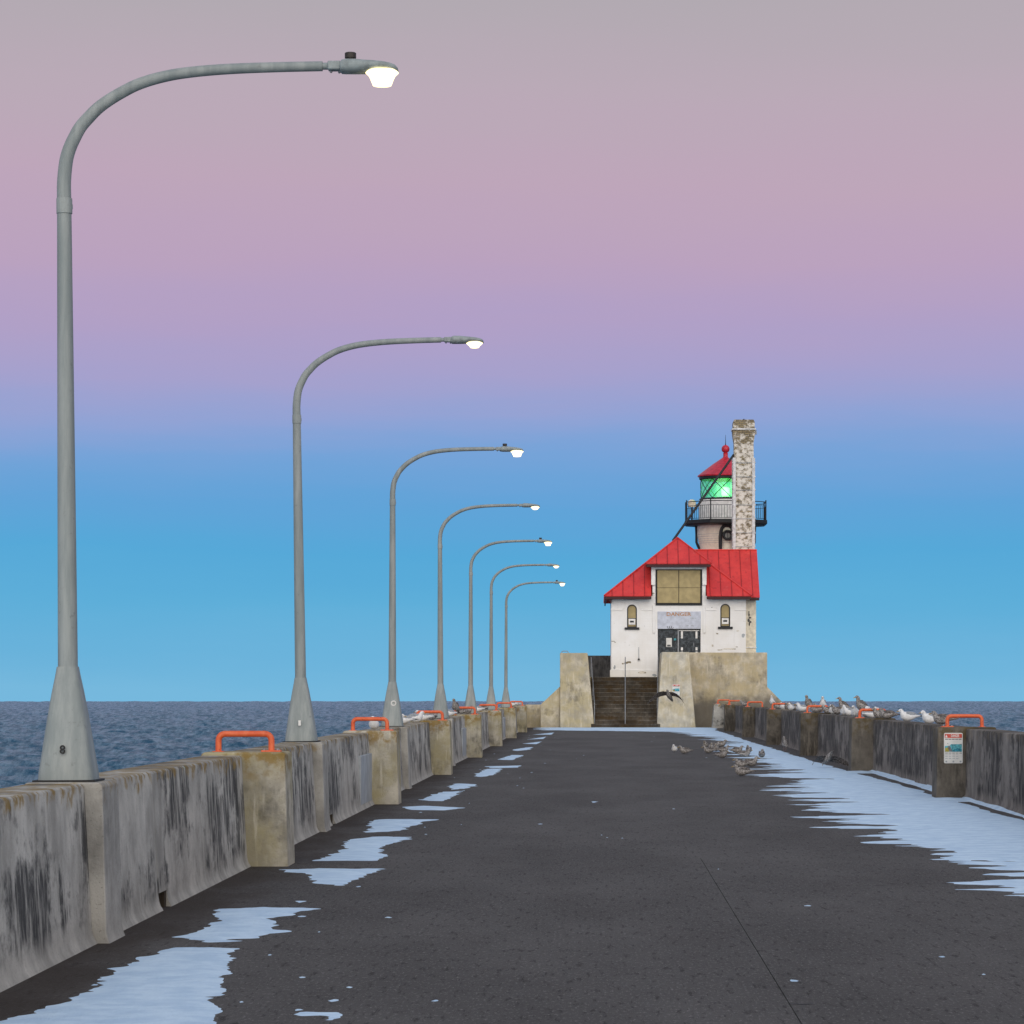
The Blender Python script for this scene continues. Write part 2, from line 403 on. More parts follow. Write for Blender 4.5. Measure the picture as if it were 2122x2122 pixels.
# ------------------------------------------------------------------ pier deck
XL, XR = -3.24, 5.46                         # inner faces of the two parapets
YEND = 134.6
pd = MB().box(-3.95, 6.2, -30, YEND+1, -5, -.03).build('pier_deck', 'pierhead_dark_concrete')
tag(pd, 'dark asphalt walkway of the pier running to the lighthouse', 'walkway', kind='structure')
JX = .978
def strip(x0, x1):
    ys = np.linspace(-30, YEND+.5, 60); m = MB()
    for k in range(len(ys)-1): m.box(x0, x1, ys[k], ys[k+1], -.029, 0)
    return m
b = MB().box(-3.6, JX-.0045, -30, YEND+.5, -.029, 0).build('asphalt_strip', 'asphalt', pd)
b = MB().box(JX+.001, 5.8, -30, 29, -.029, 0).build('asphalt_strip', 'asphalt', pd)
b = MB().box(JX-.0045, 5.8, 29.002, YEND+.5, -.029, 0).build('asphalt_strip', 'asphalt', pd)
# ragged crack leaving the joint
cx, cy = deck(1490, 1895)
cr = MB()
pts = [(JX, cy), (JX+.03, cy+.02), (JX+.07, cy-.01), (JX+.12, cy+.03)]
for (a, b2), (c2, d2) in zip(pts, pts[1:]):
    cr.add([(a, b2-.012, .002), (c2, d2-.012, .002), (c2, d2+.012, .002), (a, b2+.012, .002)], [(0, 1, 2, 3)])
cr.build('crack', 'number_black', pd)

# ------------------------------------------------------------------ parapets
LAMP_Y = [19.48+15.24*k for k in range(7)]
PIL_L = [27.6+15.24*k for k in range(7)]
PIL_R = [45.05+15.24*k for k in range(6)]
GAP = .008
def left_prof(z0=-.02):
    if z0 < .05: return [(-3.70, z0), (-3.175, z0), (-3.190, .012), (-3.205, .035), (-3.216, .07), (-3.222, .12), (-3.27, 1.0), (-3.285, 1.015), (-3.62, 1.015), (-3.64, .99)]
    return [(-3.70, z0), (-3.219, z0), (-3.27, 1.0), (-3.285, 1.015), (-3.62, 1.015), (-3.64, .99)]
def right_prof():
    return [(5.93, -.02), (5.95, 1.02), (5.93, 1.04), (5.50, 1.045), (5.485, 1.03), (5.475, .07), (5.45, .03), (5.43, -.02)]
wl = thing('parapet_wall', (-3.45, 60, 0), 'streaked grey concrete parapet carrying the row of curved lamps', 'wall')
wr = thing('parapet_wall', (5.7, 60, 0), 'dark stained concrete parapet crowded with gulls', 'wall')
DRAIN = [22.05, 36.1, 66.6]
def panels(y0, y1, root, prof, mat, drains=()):
    ds = [d for d in drains if y0 < d < y1]; cuts = [y0]
    for d in ds:
        MB().prism_y(prof(), cuts[-1]+GAP, d).build('wall_panel', mat, root, ang=60)
        MB().prism_y(prof(.125), d, d+.42).build('drain_lintel', mat, root)
        MB().box(-3.68, -3.225, d+.32, d+.419, -.02, .124).build('drain_shade_block', 'step_concrete', root); cuts.append(d+.42-GAP)  # added dark block stands in for shade inside the drain opening
    MB().prism_y(prof(), cuts[-1]+GAP, y1-GAP).build('wall_panel', mat, root, ang=60)
def seq(blocks, y0, y1):
    r = []; y = y0
    for a, b_ in sorted(blocks):
        if a > y: r.append((y, a))
        y = b_
    if y < y1: r.append((y, y1))
    return r
blocksL = [(y, y+.62) for y in PIL_L]+[(y-.32, y+.32) for y in LAMP_Y]
for a, b_ in seq(blocksL+[(4.6, 4.6), (12.0, 12.0), (-10, -10)], -30, YEND):
    panels(a, b_, wl, left_prof, 'wall_concrete', DRAIN)
for y in PIL_L:
    MB().prism_y([(-3.66, -.02), (-2.845, -.02), (-2.875, 1.03), (-2.90, 1.045), (-3.62, 1.045), (-3.645, 1.02)], y, y+.62).build('pillar', 'pillar_concrete', wl, bevel=.012)
for y in LAMP_Y:
    MB().prism_y([(-3.70, -.02), (-3.10, -.02), (-3.118, .02), (-3.13, .07), (-3.155, 1.0), (-3.175, 1.022), (-3.64, 1.022), (-3.66, 1.0)], y-.32, y+.32).build('pilaster', 'pilaster_concrete', wl, bevel=.008)
for y in (PIL_L[1], PIL_L[3], PIL_L[5]):
    MB().box(-3.27, -3.215, y-2.1, y-.12, .06, .73).build('cover_plate', 'plate_grey', wl, bevel=.006)
blocksR = [(y, y+.62) for y in PIL_R]+[(132.2, 133.4)]
mid = [(y-7.6, y-7.6) for y in PIL_R]+[(29.81, 29.81), (14.6, 14.6), (0, 0)]
for a, b_ in seq(blocksR+mid, -30, 133.4):
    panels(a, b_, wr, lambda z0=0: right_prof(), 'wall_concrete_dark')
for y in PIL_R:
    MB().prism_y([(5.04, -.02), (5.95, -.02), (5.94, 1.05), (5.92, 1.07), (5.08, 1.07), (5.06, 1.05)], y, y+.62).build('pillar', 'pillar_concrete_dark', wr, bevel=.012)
e = MB().prism_y([(4.98, -.02), (5.95, -.02), (5.94, 1.07), (5.05, 1.07)], 132.2, 133.4).build('pillar', 'wall_concrete', wr, bevel=.012)
e['label'] = 'pale end pillar of the parapet'

# ------------------------------------------------------------------ orange grab rails across the parapets
def grab_rail(x_in, x_out, y, z, label, group):
    t = thing('grab_rail', (x_in, y, z), label, 'grab rail', group)
    hgt = .165; r = .029; s = 1 if x_out > x_in else -1; pts = [(x_in, y, z-.01)]
    for k in range(6):
        a = math.pi/2*k/5; pts.append((x_in+s*.06*(1-math.cos(a)), y, z+hgt-.06+.06*math.sin(a)))
    for k in range(6):
        a = math.pi/2*k/5; pts.append((x_out-s*.06*(1-math.sin(a)), y, z+hgt-.06+.06*math.cos(a)))
    pts.append((x_out, y, z-.06))
    MB().tube(pts, r, 12).build('pipe', 'safety_orange', t)
    MB().box(x_in-.09, x_in+.09, y-.07, y+.07, z-.004, z+.014).build('foot_plate', 'safety_orange', t, bevel=.003)
    MB().box(x_out-.05, x_out+.05, y-.06, y+.06, z-.034, z+.006).build('foot_plate', 'safety_orange', t, bevel=.003)
    for dx in (-.062, .062):
        MB().lathe([(.014, z+.01), (.014, z+.028), (.006, z+.034)], (x_in+dx, y-.045), 6).build('bolt', 'galvanised', t)
ORD = ['first', 'second', 'third', 'fourth', 'fifth', 'sixth', 'seventh']
for k, y in enumerate(PIL_L):
    grab_rail(-3.03, -3.52, y+.3, 1.045, 'orange pipe grab rail on the %s pillar past the lamp numbered 8' % ORD[k], 'grab rails on the lamp parapet')
for k, y in enumerate(PIL_R+[132.5]):
    lb = 'orange pipe grab rail on the %s pillar past the wave-picture sign' % ORD[k-1]
    if k == 0: lb = 'orange pipe grab rail on the pillar with the wave-picture sign'
    if k == 6: lb = 'orange pipe grab rail on the pale end pillar by the stairs'
    grab_rail(5.24, 5.76, y+.3, 1.07, lb, 'grab rails on the gull parapet')

# ------------------------------------------------------------------ street lamps
ARM = [(120.3,400.5),(120.2,372),(120.4,342),(124.4,305),(131,281),(141,259.4),(152,240),(166,224),(185,205),(207,189),(231,175),(257,162),(288,151.5),(323.5,143.3),(357,138.5),(394,135),(435,132.5),(477,131),(540,129.6),(609.6,128.8)]
S1 = 292.0
def smooth_path(p, n=3):
    out_ = []
    for i in range(len(p)-1):
        p0 = p[max(i-1, 0)]; p1 = p[i]; p2 = p[i+1]; p3 = p[min(i+2, len(p)-1)]
        for k in range(n):
            t_ = k/n
            out_.append(tuple(.5*((2*b)+(-a+c)*t_+(2*a-5*b+4*c-d)*t_**2+(-a+3*b-3*c+d)*t_**3) for a, b, c, d in zip(p0, p1, p2, p3)))
    return out_+[p[-1]]
def make_lamp(k, y, photocell, lean, label):
    bx = -3.425; bz = 1.022
    t = thing('street_lamp', (bx, y, bz), label, 'street lamp', 'curved street lamps along the parapet')
    def at(u, v): return (bx+(u-120.3)/S1, pz(v, 19.48))     # profile measured on one lamp, used for all
    MB().box(bx-.20, bx+.20, y-.20, y+.20, bz, bz+.012).build('base_plate', 'number_black', t)
    prof = [(.182, 0.012), (.180, .05), (.166, .14), (.142, .30), (.120, .44), (.096, .58), (.076, .68), (.066, .74)]
    MB().lathe([(r, bz+z) for r, z in prof], (bx, y), 32, R(45), sq=5.0).build('base', 'lamp_grey', t, ang=60)
    jx, jz = at(120.3, 400.5)
    MB().tube([(bx, y, bz+.70), (bx, y, bz+1.6), (bx, y, bz+2.6), (bx, y, jz+.03)], [.064, .059, .053, .046], 20).build('pole', 'lamp_grey', t)
    sm = smooth_path(ARM, 3); m = len(sm)
    pts = [(at(u, v)[0], y, at(u, v)[1]) for u, v in sm]
    rad = [.0475-.0155*(i/(m-1))**.8 for i in range(m)]
    a = MB().tube(pts, rad, 18).build('arm', 'lamp_grey', t)
    MB().lathe([(.0515, jz-.008), (.0515, jz+.085), (.049, jz+.09)], (bx+.001, y), 20).build('collar', 'lamp_grey', t)
    MB().lathe([(.006, jz+.02), (.006, jz+.05)], (bx+.05, y), 6).build('set_screw', 'galvanised', t)
    # fixture head
    h = lambda X, Yv: at(600.9+.09425*X, 91.05+.09425*Yv)
    x0, z0 = h(60, 400); x1, _ = h(220, 400)
    MB().tube([(x0, y, z0), (x1, y, z0)], .023, 14).build('stub', 'fixture_grey', t)
    a0, zt = h(200, 310); a1, zb = h(470, 490)
    MB().box(a0, a1, y-.04, y+.04, zb, zt).build('slip_fitter', 'fixture_grey', t, bevel=.01)
    for X in (265, 430):
        qx, qz = h(X, 545 if X == 430 else 535); _, qt = h(X, 470)
        MB().lathe([(.006, qz), (.009, qz+.006), (.009, qt)], (qx, y), 8).build('bolt', 'galvanised', t)
    hp = [(450, 330, 520, .055), (480, 285, 548, .066), (560, 266, 552, .075), (750, 272, 552, .085), (950, 296, 548, .098), (1120, 315, 520, .106), (1300, 337, 515, .106), (1450, 366, 520, .096), (1550, 400, 530, .074), (1600, 450, 540, .045), (1613, 500, 545, .02)]
    rings_ = []
    for X, vt, vb, wy in hp:
        xx, zt_ = h(X, vt); _, zb_ = h(X, vb); zc = (zt_+zb_)/2; hh = (zt_-zb_)/2; ring = []
        for q in range(16):
            an = 2*math.pi*q/16; cy_, sz_ = math.cos(an), math.sin(an)
            k_ = (abs(cy_)**3+abs(sz_)**3)**(-1/3); ring.append((xx, y+wy*cy_*k_*.95, zc+hh*sz_*k_))
        rings_.append(ring)
    hd = MB().rings(rings_).build('head', 'fixture_grey', t, ang=50)
    lx, lt = h(1285, 545); _, lb = h(1285, 800)
    rr_ = (h(1620, 0)[0]-h(950, 0)[0])/2; rb = (h(1480, 0)[0]-h(1110, 0)[0])/2
    if not photocell: lb = lt-(lt-lb)*.62; rr_ *= .88; rb *= .8
    MB().lathe([(rr_*.93, lt+.012), (rr_, lt), (rr_*.80, lt-.02), (rr_*.70, (lt+lb)/2), (rb, lb), (rb*.55, lb-.004)], (lx, y), 24).build('lens', 'lamp_lens', t)
    if photocell:
        p0, ptop = h(655, 135); _, pbot = h(655, 245); _, pm = h(655, 285); rp = .5*(h(770, 0)[0]-h(540, 0)[0])
        MB().lathe([(rp*.82, pm), (rp*.82, pbot), (rp, pbot+.001), (rp, ptop-.004), (rp*.9, ptop)], (p0, y), 18).build('photocell', 'photocell_dark', t)
    t.rotation_euler = (0, R(lean), 0)
    if k == 0:
        me = text_mesh('8', .076, 'number_black', .0015); o = bpy.data.objects.new('number', me); COL.objects.link(o); o.parent = t
        o.location = (-.008, -.176, .205); o.rotation_euler = (R(-7), 0, 0)
    if k == 1:
        MB().box(bx-.014, bx+.014, y-.19, y-.176, bz+.19, bz+.25).build('number_plate', 'sign_white', t)
    if k == 2:
        cpts = [(bx+.03+.036*math.cos(a_), y-.128-.02*0, bz+.385+.036*math.sin(a_)) for a_ in np.linspace(0, 2*math.pi, 17)[:-1]]
        MB().tube(cpts, .012, 8, close=True).build('ring_mark', 'sign_white', t)
    return t
LBL = ['tall grey street lamp with curved arm and the number 8 on its base', 'grey street lamp without a photocell, second from the lamp numbered 8',
       'grey street lamp with a white ring on its base', 'fourth grey street lamp counting from the lamp numbered 8',
       'fifth grey street lamp counting from the lamp numbered 8, dark cap on top', 'grey street lamp just before the last one by the lighthouse',
       'last grey street lamp of the row, next to the lighthouse stairs']
LEAN = [-.46, -.85, .1, -.2, .1, .1, .2]
for k, y in enumerate(LAMP_Y): make_lamp(k, y, k % 2 == 0, LEAN[k], LBL[k])

# ------------------------------------------------------------------ pier head: platform, cheek walls, stairs
ph = thing('pierhead_platform', (3, 142, 0), 'buff concrete platform under the lighthouse with stained retaining walls', 'platform')
PZ = 2.27
MB().prism_y([(-1.72, -5), (7.9, -5), (7.58, PZ), (-1.72, PZ)], 137.44, 152).build('platform', 'pierhead_concrete', ph, bevel=.02)
MB().prism_y([(-1.73, -.03), (-.20, -.03), (-.51, 3.32), (-1.73, 3.32)], 133.8, 138.6).build('cheek_wall', 'pierhead_concrete', ph, bevel=.03)
MB().prism_y([(-2.60, -.03), (-1.735, -.03), (-1.735, 1.83), (-2.60, 1.02)], 134.0, 138.6).build('wing_wall', 'pierhead_concrete', ph, bevel=.02)
MB().prism_y([(-4.2, -5), (-2.605, -5), (-2.605, 1.015), (-4.0, 1.015)], 134.63, 138.6).build('wing_wall', 'pierhead_concrete', ph, bevel=.02)
MB().prism_y([(2.56, -.03), (4.30, -.03), (4.0, 3.36), (2.79, 3.36)], 133.8, 137.6).build('cheek_wall', 'cheek_concrete', ph, bevel=.03)
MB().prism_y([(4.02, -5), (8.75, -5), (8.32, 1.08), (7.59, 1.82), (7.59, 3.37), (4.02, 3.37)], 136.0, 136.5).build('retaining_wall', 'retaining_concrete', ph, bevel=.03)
MB().prism_y([(4.02, -5), (8.74, -5), (8.31, 1.07), (7.58, 1.81), (7.3, PZ), (4.02, PZ)], 136.5, 152).build('platform_side', 'pierhead_concrete', ph)
MB().box(7.32, 7.58, 136.5, 151.4, PZ-.2, 3.365).build('parapet', 'pierhead_concrete', ph, bevel=.02)
MB().box(-1.70, -1.35, 138.6, 150, PZ-.3, 3.31).build('parapet', 'pierhead_dark_concrete', ph, bevel=.02)
MB().box(-1.70, 7.3, 150, 150.4, PZ-.3, 3.40).build('parapet', 'pierhead_dark_concrete', ph, bevel=.02)
pts = [(-1.68, 134.3, 3.30)]+[(-1.68+.33*k/8, 134.3, 3.30+.11*min(1, 2.2*math.sin(math.pi*k/8))) for k in range(1, 8)]+[(-1.35, 134.3, 3.30)]
MB().tube(pts, .018, 8).build('pipe_loop', 'galvanised', ph)

st = thing('staircase', (1.2, 133.8, 0), 'dark weathered concrete stairs climbing to the lighthouse door', 'stairs')
NS = 13; rise = PZ/NS; run = .28
for k in range(NS):
    y0 = 133.78+k*run; z1 = (k+1)*rise
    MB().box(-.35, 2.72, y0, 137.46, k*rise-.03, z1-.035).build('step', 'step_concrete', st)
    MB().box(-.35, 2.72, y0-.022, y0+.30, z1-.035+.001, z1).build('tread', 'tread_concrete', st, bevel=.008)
def handrail(x0, x1, z_off, y0, y1, zb0, zb1, posts, name='handrail'):
    m = MB().tube([(x0, y0, zb0), (x0, y0+.02, zb0+z_off), (x1, y1, zb1+z_off), (x1, y1+.02, zb1)], .022, 8)
    r_ = m.build(name, 'galvanised', st)
    for q in posts:
        X = x0+(x1-x0)*q; Yq = y0+(y1-y0)*q; Z = zb0+(zb1-zb0)*q
        MB().tube([(X, Yq, Z), (X, Yq, Z+z_off)], .019, 8).build('rail_post', 'galvanised', st)
handrail(1.167, 1.20, .9, 133.95, 137.35, .17, PZ, (.33, .66))
handrail(-.20, -.36, .9, 134.0, 137.5, .17, PZ, (.5,))
handrail(2.60, 2.70, .9, 134.0, 137.5, .17, PZ, (.5,))

# ------------------------------------------------------------------ lighthouse
lh = thing('lighthouse', (3.66, 141, PZ), 'white brick lighthouse with red metal roof, green beacon and tall chimney', 'lighthouse')
BX0, BX1, BY0, BY1, EZ = .567, 6.75, 138.5, 148.8, 6.0
def arch(x0, x1, z0, z1, n=10):
    r = (x1-x0)/2; xc = (x0+x1)/2; zs = z1-r
    return [(x0, z0), (x1, z0)]+[(xc+r*math.cos(math.pi*k/n), zs+r*math.sin(math.pi*k/n)) for k in range(n+1)]
DOOR = [(2.70, PZ), (4.67, PZ), (4.67, 4.48), (2.70, 4.48)]
UP = [(2.60, 5.60), (4.74, 5.60), (4.74, EZ+1.28), (2.60, EZ+1.28)]
WINS = [(1.29, 1.745, 4.55, 5.61), (5.575, 6.03, 4.58, 5.64)]
def wall_with_holes(outer, holes, y, depth, name, mat):
    polys = [[Vector((x, z, 0)) for x, z in outer]]+[[Vector((x, z, 0)) for x, z in h_] for h_ in holes]
    flat = [p for q in polys for p in q]; tris = tessellate_polygon(polys)
    m = MB(); m.add([(p.x, y, p.y) for p in flat], tris)
    for h_ in holes:
        n = len(h_); m.add([(x, y, z) for x, z in h_]+[(x, y+depth, z) for x, z in h_], [(i, (i+1) % n, (i+1) % n+n, i+n) for i in range(n)])
    return m
# front wall with the wall-dormer standing up through the eave
outer = [(BX0, PZ), (2.70, PZ), (2.70, 4.48), (4.67, 4.48), (4.67, PZ), (BX1, PZ), (BX1, EZ), (4.9, EZ), (4.9, 7.44), (2.46, 7.44), (2.46, EZ), (BX0, EZ)]
fw = wall_with_holes(outer, [UP]+[arch(*w_) for w_ in WINS], BY0, .16, 'front_wall', 'white_paint')
fw.add([(2.70, BY0, PZ), (2.70, BY0, 4.48), (4.67, BY0, 4.48), (4.67, BY0, PZ), (2.70, BY0+.3, PZ), (2.70, BY0+.3, 4.48), (4.67, BY0+.3, 4.48), (4.67, BY0+.3, PZ)], [(0, 1, 5, 4), (1, 2, 6, 5), (2, 3, 7, 6)])
fw.build('front_wall', 'white_paint', lh, fix=False, smooth=False)
sw = MB()
sw.add([(BX0, BY0, PZ), (BX0, BY1, PZ), (BX1, BY1, PZ), (BX1, BY0, PZ), (BX0, BY0, EZ), (BX0, BY1, EZ), (BX1, BY1, EZ), (BX1, BY0, EZ)], [(0, 4, 5, 1), (1, 5, 6, 2), (2, 6, 7, 3)])
sw.add([(2.46, BY0, EZ), (2.46, BY0, 7.44), (2.46, 141.2, 7.44), (2.46, 141.2, EZ), (4.9, BY0, EZ), (4.9, BY0, 7.44), (4.9, 141.2, 7.44), (4.9, 141.2, EZ)], [(0, 1, 2, 3), (4, 7, 6, 5)])
sw.build('side_wall', 'white_paint', lh, smooth=False, fix=False)
MB().prism_y([(BX0-.06, PZ), (2.68, PZ), (2.68, PZ+.32), (BX0-.02, PZ+.36), (BX0-.06, PZ+.30)], BY0-.06, BY0-.002).build('plinth', 'white_paint', lh, bevel=.015)
MB().prism_y([(4.69, PZ), (BX1+.06, PZ), (BX1+.06, PZ+.30), (4.69, PZ+.32)], BY0-.06, BY0-.002).build('plinth', 'white_paint', lh, bevel=.015)
MB().box(6.3, 7.26, 139.3, 144, PZ, 5.98).build('wing_wall', 'cream_paint', lh)
stn = MB()
for (x, z, w_, h_) in [(6.93, 5.15, .05, .10), (6.97, 5.02, .07, .05), (6.92, 4.90, .06, .09), (7.0, 4.82, .05, .05), (6.95, 4.72, .035, .10), (6.93, 5.28, .03, .06)]:
    stn.add([(x+w_*math.cos(a)*random.uniform(.7, 1.2), 139.297, z+h_*math.sin(a)*random.uniform(.7, 1.2)) for a in np.linspace(0, 6.28, 9)[:-1]], [tuple(range(8))])
stn.build('bare_patch', 'pierhead_dark_concrete', lh, fix=False, smooth=False)
MB().box(6.76, 7.28, 139.25, 139.298, 3.62, 3.66).build('string_course', 'trim_white', lh)
# peeling scars on the front wall
for (x, z, w_, h_) in [(5.95, 3.57, .34, .045), (6.30, 3.66, .09, .022), (6.38, 4.40, .07, .04), (6.62, 4.18, .09, .08), (5.22, 3.72, .05, .05), (.72, 2.72, .05, .10), (2.0, 2.48, .22, .05), (2.55, 2.36, .10, .06), (5.55, 3.52, .12, .02)]:
    m = MB(); n = 12
    m.add([(x+w_*math.cos(a)*random.uniform(.65, 1.25), BY0-.004 if z > 2.7 else BY0-.064, z+h_*math.sin(a)*random.uniform(.6, 1.3)) for a in np.linspace(0, 2*math.pi, n+1)[:-1]], [tuple(range(n))])
    m.build('bare_patch', 'chimney_brick' if h_ < .06 else 'plate_grey', lh, fix=False, smooth=False)
MB().tube([(1.83, BY0-.02, 3.65), (1.83, BY0-.03, 3.12)], .012, 6).build('conduit', 'plate_grey', lh)
MB().lathe([(.045, 3.05), (.05, 3.09), (.02, 3.13)], (1.83, BY0-.05), 10).build('wall_fixture', 'black_metal', lh)
# windows
for x0, x1, z0, z1 in WINS:
    wn = MB().prism_y(arch(x0+.005, x1-.005, z0, z1-.005), BY0+.07, BY0+.10).build('window', 'plank_tan', lh)
    o_ = arch(x0+.002, x1-.002, z0+.001, z1-.002); i_ = arch(x0+.05, x1-.05, z0+.05, z1-.05); n = len(o_); m = MB()
    m.add([(x, BY0+.03, z) for x, z in o_]+[(x, BY0+.03, z) for x, z in i_]+[(x, BY0+.069, z) for x, z in i_], [(k, (k+1) % n, (k+1) % n+n, k+n) for k in range(n)]+[(k+n, (k+1) % n+n, (k+1) % n+2*n, k+2*n) for k in range(n)])
    m.build('frame', 'black_metal', wn, fix=False, smooth=False)
    MB().box(x0-.11, x1+.11, BY0-.07, BY0+.06, z0-.10, z0+.006).build('sill', 'black_metal', wn, bevel=.01)
    xc = (x0+x1)/2
    MB().box(xc-.155, xc+.155, BY0+.02, BY0+.05, z0+.13, z0+.40).build('vent_box', 'trim_white', wn, bevel=.006)
    MB().box(xc-.09, xc+.09, BY0+.012, BY0+.0195, z0+.23, z0+.31).build('vent_slot', 'black_metal', wn)
    MB().box(x0+.05, x1-.05, BY0+.035, BY0+.065, z0+.40, z0+.43).build('crossbar', 'black_metal', wn)
    hood = MB(); n = 14; r0, r1, zc = .37, .43, z1-(x1-x0)/2+.02
    ring = [(xc+r*math.cos(math.pi*k/n), zc+r*math.sin(math.pi*k/n)) for r in (r1, r0) for k in range(n+1)]
    poly = ring[:n+1]+ring[n+1:][::-1]
    hood.prism_y(poly, BY0-.028, BY0-.002).build('hood_mould', 'white_paint', wn)
for a, b_ in ((BX0-.02, 1.085), (1.95, 2.44), (4.92, 5.37), (6.235, BX1+.02)):
    MB().box(a, b_, BY0-.026, BY0-.002, 5.325, 5.385).build('string_course', 'white_paint', lh, bevel=.006)
MB().box(2.46, 2.58, BY0-.05, BY0-.002, 4.3, 5.58).build('pilaster', 'white_paint', lh, bevel=.01)
MB().box(4.78, 4.90, BY0-.05, BY0-.002, 4.3, 5.58).build('pilaster', 'white_paint', lh, bevel=.01)
# upper loading hatch
hatch = MB().box(2.58, 4.76, BY0+.09, BY0+.12, 5.58, EZ+1.3).build('hatch', 'black_metal', lh)
for x0, x1 in ((2.68, 3.655), (3.685, 4.66)):
    for z0, z1 in ((5.68, 6.37), (6.385, 7.18)):
        MB().box(x0, x1, BY0+.045, BY0+.085, z0, z1).build('board', 'plank_tan', hatch, bevel=.005)
for x0, x1 in ((2.60, 2.645), (4.695, 4.74)): MB().box(x0, x1, BY0-.02, BY0+.088, 5.58, 7.26).build('frame', 'black_metal', hatch)
MB().box(2.60, 4.74, BY0-.03, BY0+.088, 5.56, 5.615).build('frame', 'black_metal', hatch)
for x0, x1, z0, z1 in ((2.40, 2.595, 6.5, 7.22), (4.745, 4.94, 6.5, 7.22), (2.40, 4.94, 7.225, 7.43)):
    MB().box(x0, x1, BY0-.09, BY0-.003, z0, z1).build('surround', 'trim_white', hatch, bevel=.012)
# DANGER board and doors
dbd = MB().box(2.69, 4.68, BY0-.035, BY0+.02, 4.49, 5.29).build('danger_board', 'sign_plank', lh, bevel=.006)
me = text_mesh('DANGER', .255, 'danger_orange', .006); o = bpy.data.objects.new('lettering', me); COL.objects.link(o); o.parent = dbd
o.location = Vector((3.66, BY0-.038, 5.155))-Vector(ORG[lh.name]); o.scale = (1.10, 1, .92)
for (x, z, w_) in [(4.18, 4.97, .14), (4.30, 4.95, .05), (4.40, 4.96, .06), (4.02, 4.63, .10), (4.22, 4.62, .12), (4.1, 4.83, .04)]:
    MB().box(x, x+w_, BY0-.040, BY0-.036, z, z+.025).build('faded_mark', 'plate_grey', dbd)
sp = []
for k in range(40):
    a = k/39*6*math.pi; sp.append((3.12+.28*k/39+.03*math.cos(a), BY0-.042, 4.56+.055*math.sin(a)))
MB().tube(sp, .006, 5).build('scrawl', 'number_black', dbd)
for s_, (x0, x1) in enumerate(((2.72, 3.66), (3.70, 4.64))):
    d = MB().box(x0, x1, BY0+.12, BY0+.17, PZ, 4.45).build('door', 'door_steel', lh)
    if s_ == 0:
        MB().box(3.09, 3.35, BY0+.10, BY0+.119, 3.66, 4.07).build('notice', 'sign_white', d)
        MB().box(3.14, 3.30, BY0+.094, BY0+.0995, 3.68, 3.76).build('notice_print', 'sign_ink', d)
        MB().lathe([(.055, 3.96), (.06, 4.0), (.05, 4.05)], (3.5, BY0+.115), 10).build('lamp_button', 'sign_teal', d)
        MB().box(3.62, 3.68, BY0+.09, BY0+.125, PZ, 4.47).build('astragal', 'galvanised', d)
    else:
        for xx in (3.77, 4.44):
            for z0, z1 in ((4.05, 4.38), (3.50, 3.64), (2.5, 3.44)):
                MB().box(xx, xx+.09, BY0+.10, BY0+.119, z0, z1).build('white_strip', 'trim_white', d)
        MB().box(3.70, 4.62, BY0+.10, BY0+.119, 4.39, 4.43).build('white_strip', 'trim_white', d)
        MB().tube([(4.36, BY0+.09, 3.62), (4.36, BY0+.06, 3.66), (4.36, BY0+.06, 3.80), (4.36, BY0+.09, 3.84)], .018, 8).build('handle', 'galvanised', d)

# roofs: panels and standing seams clipped to each slope
def clip(poly, s, val, keep_less):
    out_ = []
    for i in range(len(poly)):
        a, b_ = poly[i], poly[(i+1) % len(poly)]; da, db = s(a)-val, s(b_)-val
        if keep_less: da, db = -da, -db
        if da >= 0: out_.append(a)
        if (da >= 0) != (db >= 0): out_.append(a+(b_-a)*(da/(da-db)))
    return out_
def roof_face(poly, parent, wdt=.50, off=0., lift=.0):
    poly = [Vector(p) for p in poly]
    nrm = (poly[1]-poly[0]).cross(poly[2]-poly[0]).normalized()
    if nrm.z < 0: nrm = -nrm; poly = poly[::-1]
    hd = Vector((0, 0, 1)).cross(nrm).normalized(); up = nrm.cross(hd)
    s = lambda p: p.dot(hd); lo, hi = min(map(s, poly)), max(map(s, poly))
    if hi-lo < .02: return
    k0 = math.floor((lo-off)/wdt); k1 = math.ceil((hi-off)/wdt)
    for k in range(k0, k1):
        q = clip(clip(poly, s, off+k*wdt+.004, False), s, off+(k+1)*wdt-.004, True)
        if len(q) >= 3:
            q2 = [p+nrm*lift for p in q]
            MB().slab(q2, nrm, .035).build('roof_panel', 'roof_red', parent, smooth=False)
        if k > k0:
            q = clip(clip(poly, s, off+k*wdt-.012, False), s, off+k*wdt+.012, True)
            if len(q) >= 3: MB().slab([p+nrm*(lift+.032) for p in q], nrm, .05).build('seam', 'roof_seam', parent, smooth=False)
def ridge(a, b_, parent, r=.04): MB().tube([a, b_], r, 8).build('ridge_cap', 'roof_red', parent)
rf = MB().box(.62, 6.70, 138.62, 148.7, 5.86, 5.96).build('roof', 'fascia_dark', lh)      # ceiling deck that carries the slopes
EX0, EX1, EY0, EY1, RZ, RX = .24, 7.0, 138.1, 149.1, 8.76, 3.63
E = 5.985; A1 = (RX, 141.45, RZ); A2 = (RX, 145.8, RZ)
def zf(y): return E+(RZ-E)*(y-EY0)/(A1[1]-EY0)
def hipx(z, left): f_ = (z-E)/(RZ-E); return EX0+(RX-EX0)*f_ if left else EX1+(RX-EX1)*f_
ydz = lambda z: EY0+(A1[1]-EY0)*(z-E)/(RZ-E)
roof_face([(EX0, EY0, E), (2.40, EY0, E), (2.40, ydz(7.753), 7.753)], rf, off=.1)
roof_face([(4.94, EY0, E), (EX1, EY0, E), (4.94, ydz(7.681), 7.681)], rf, off=.1)
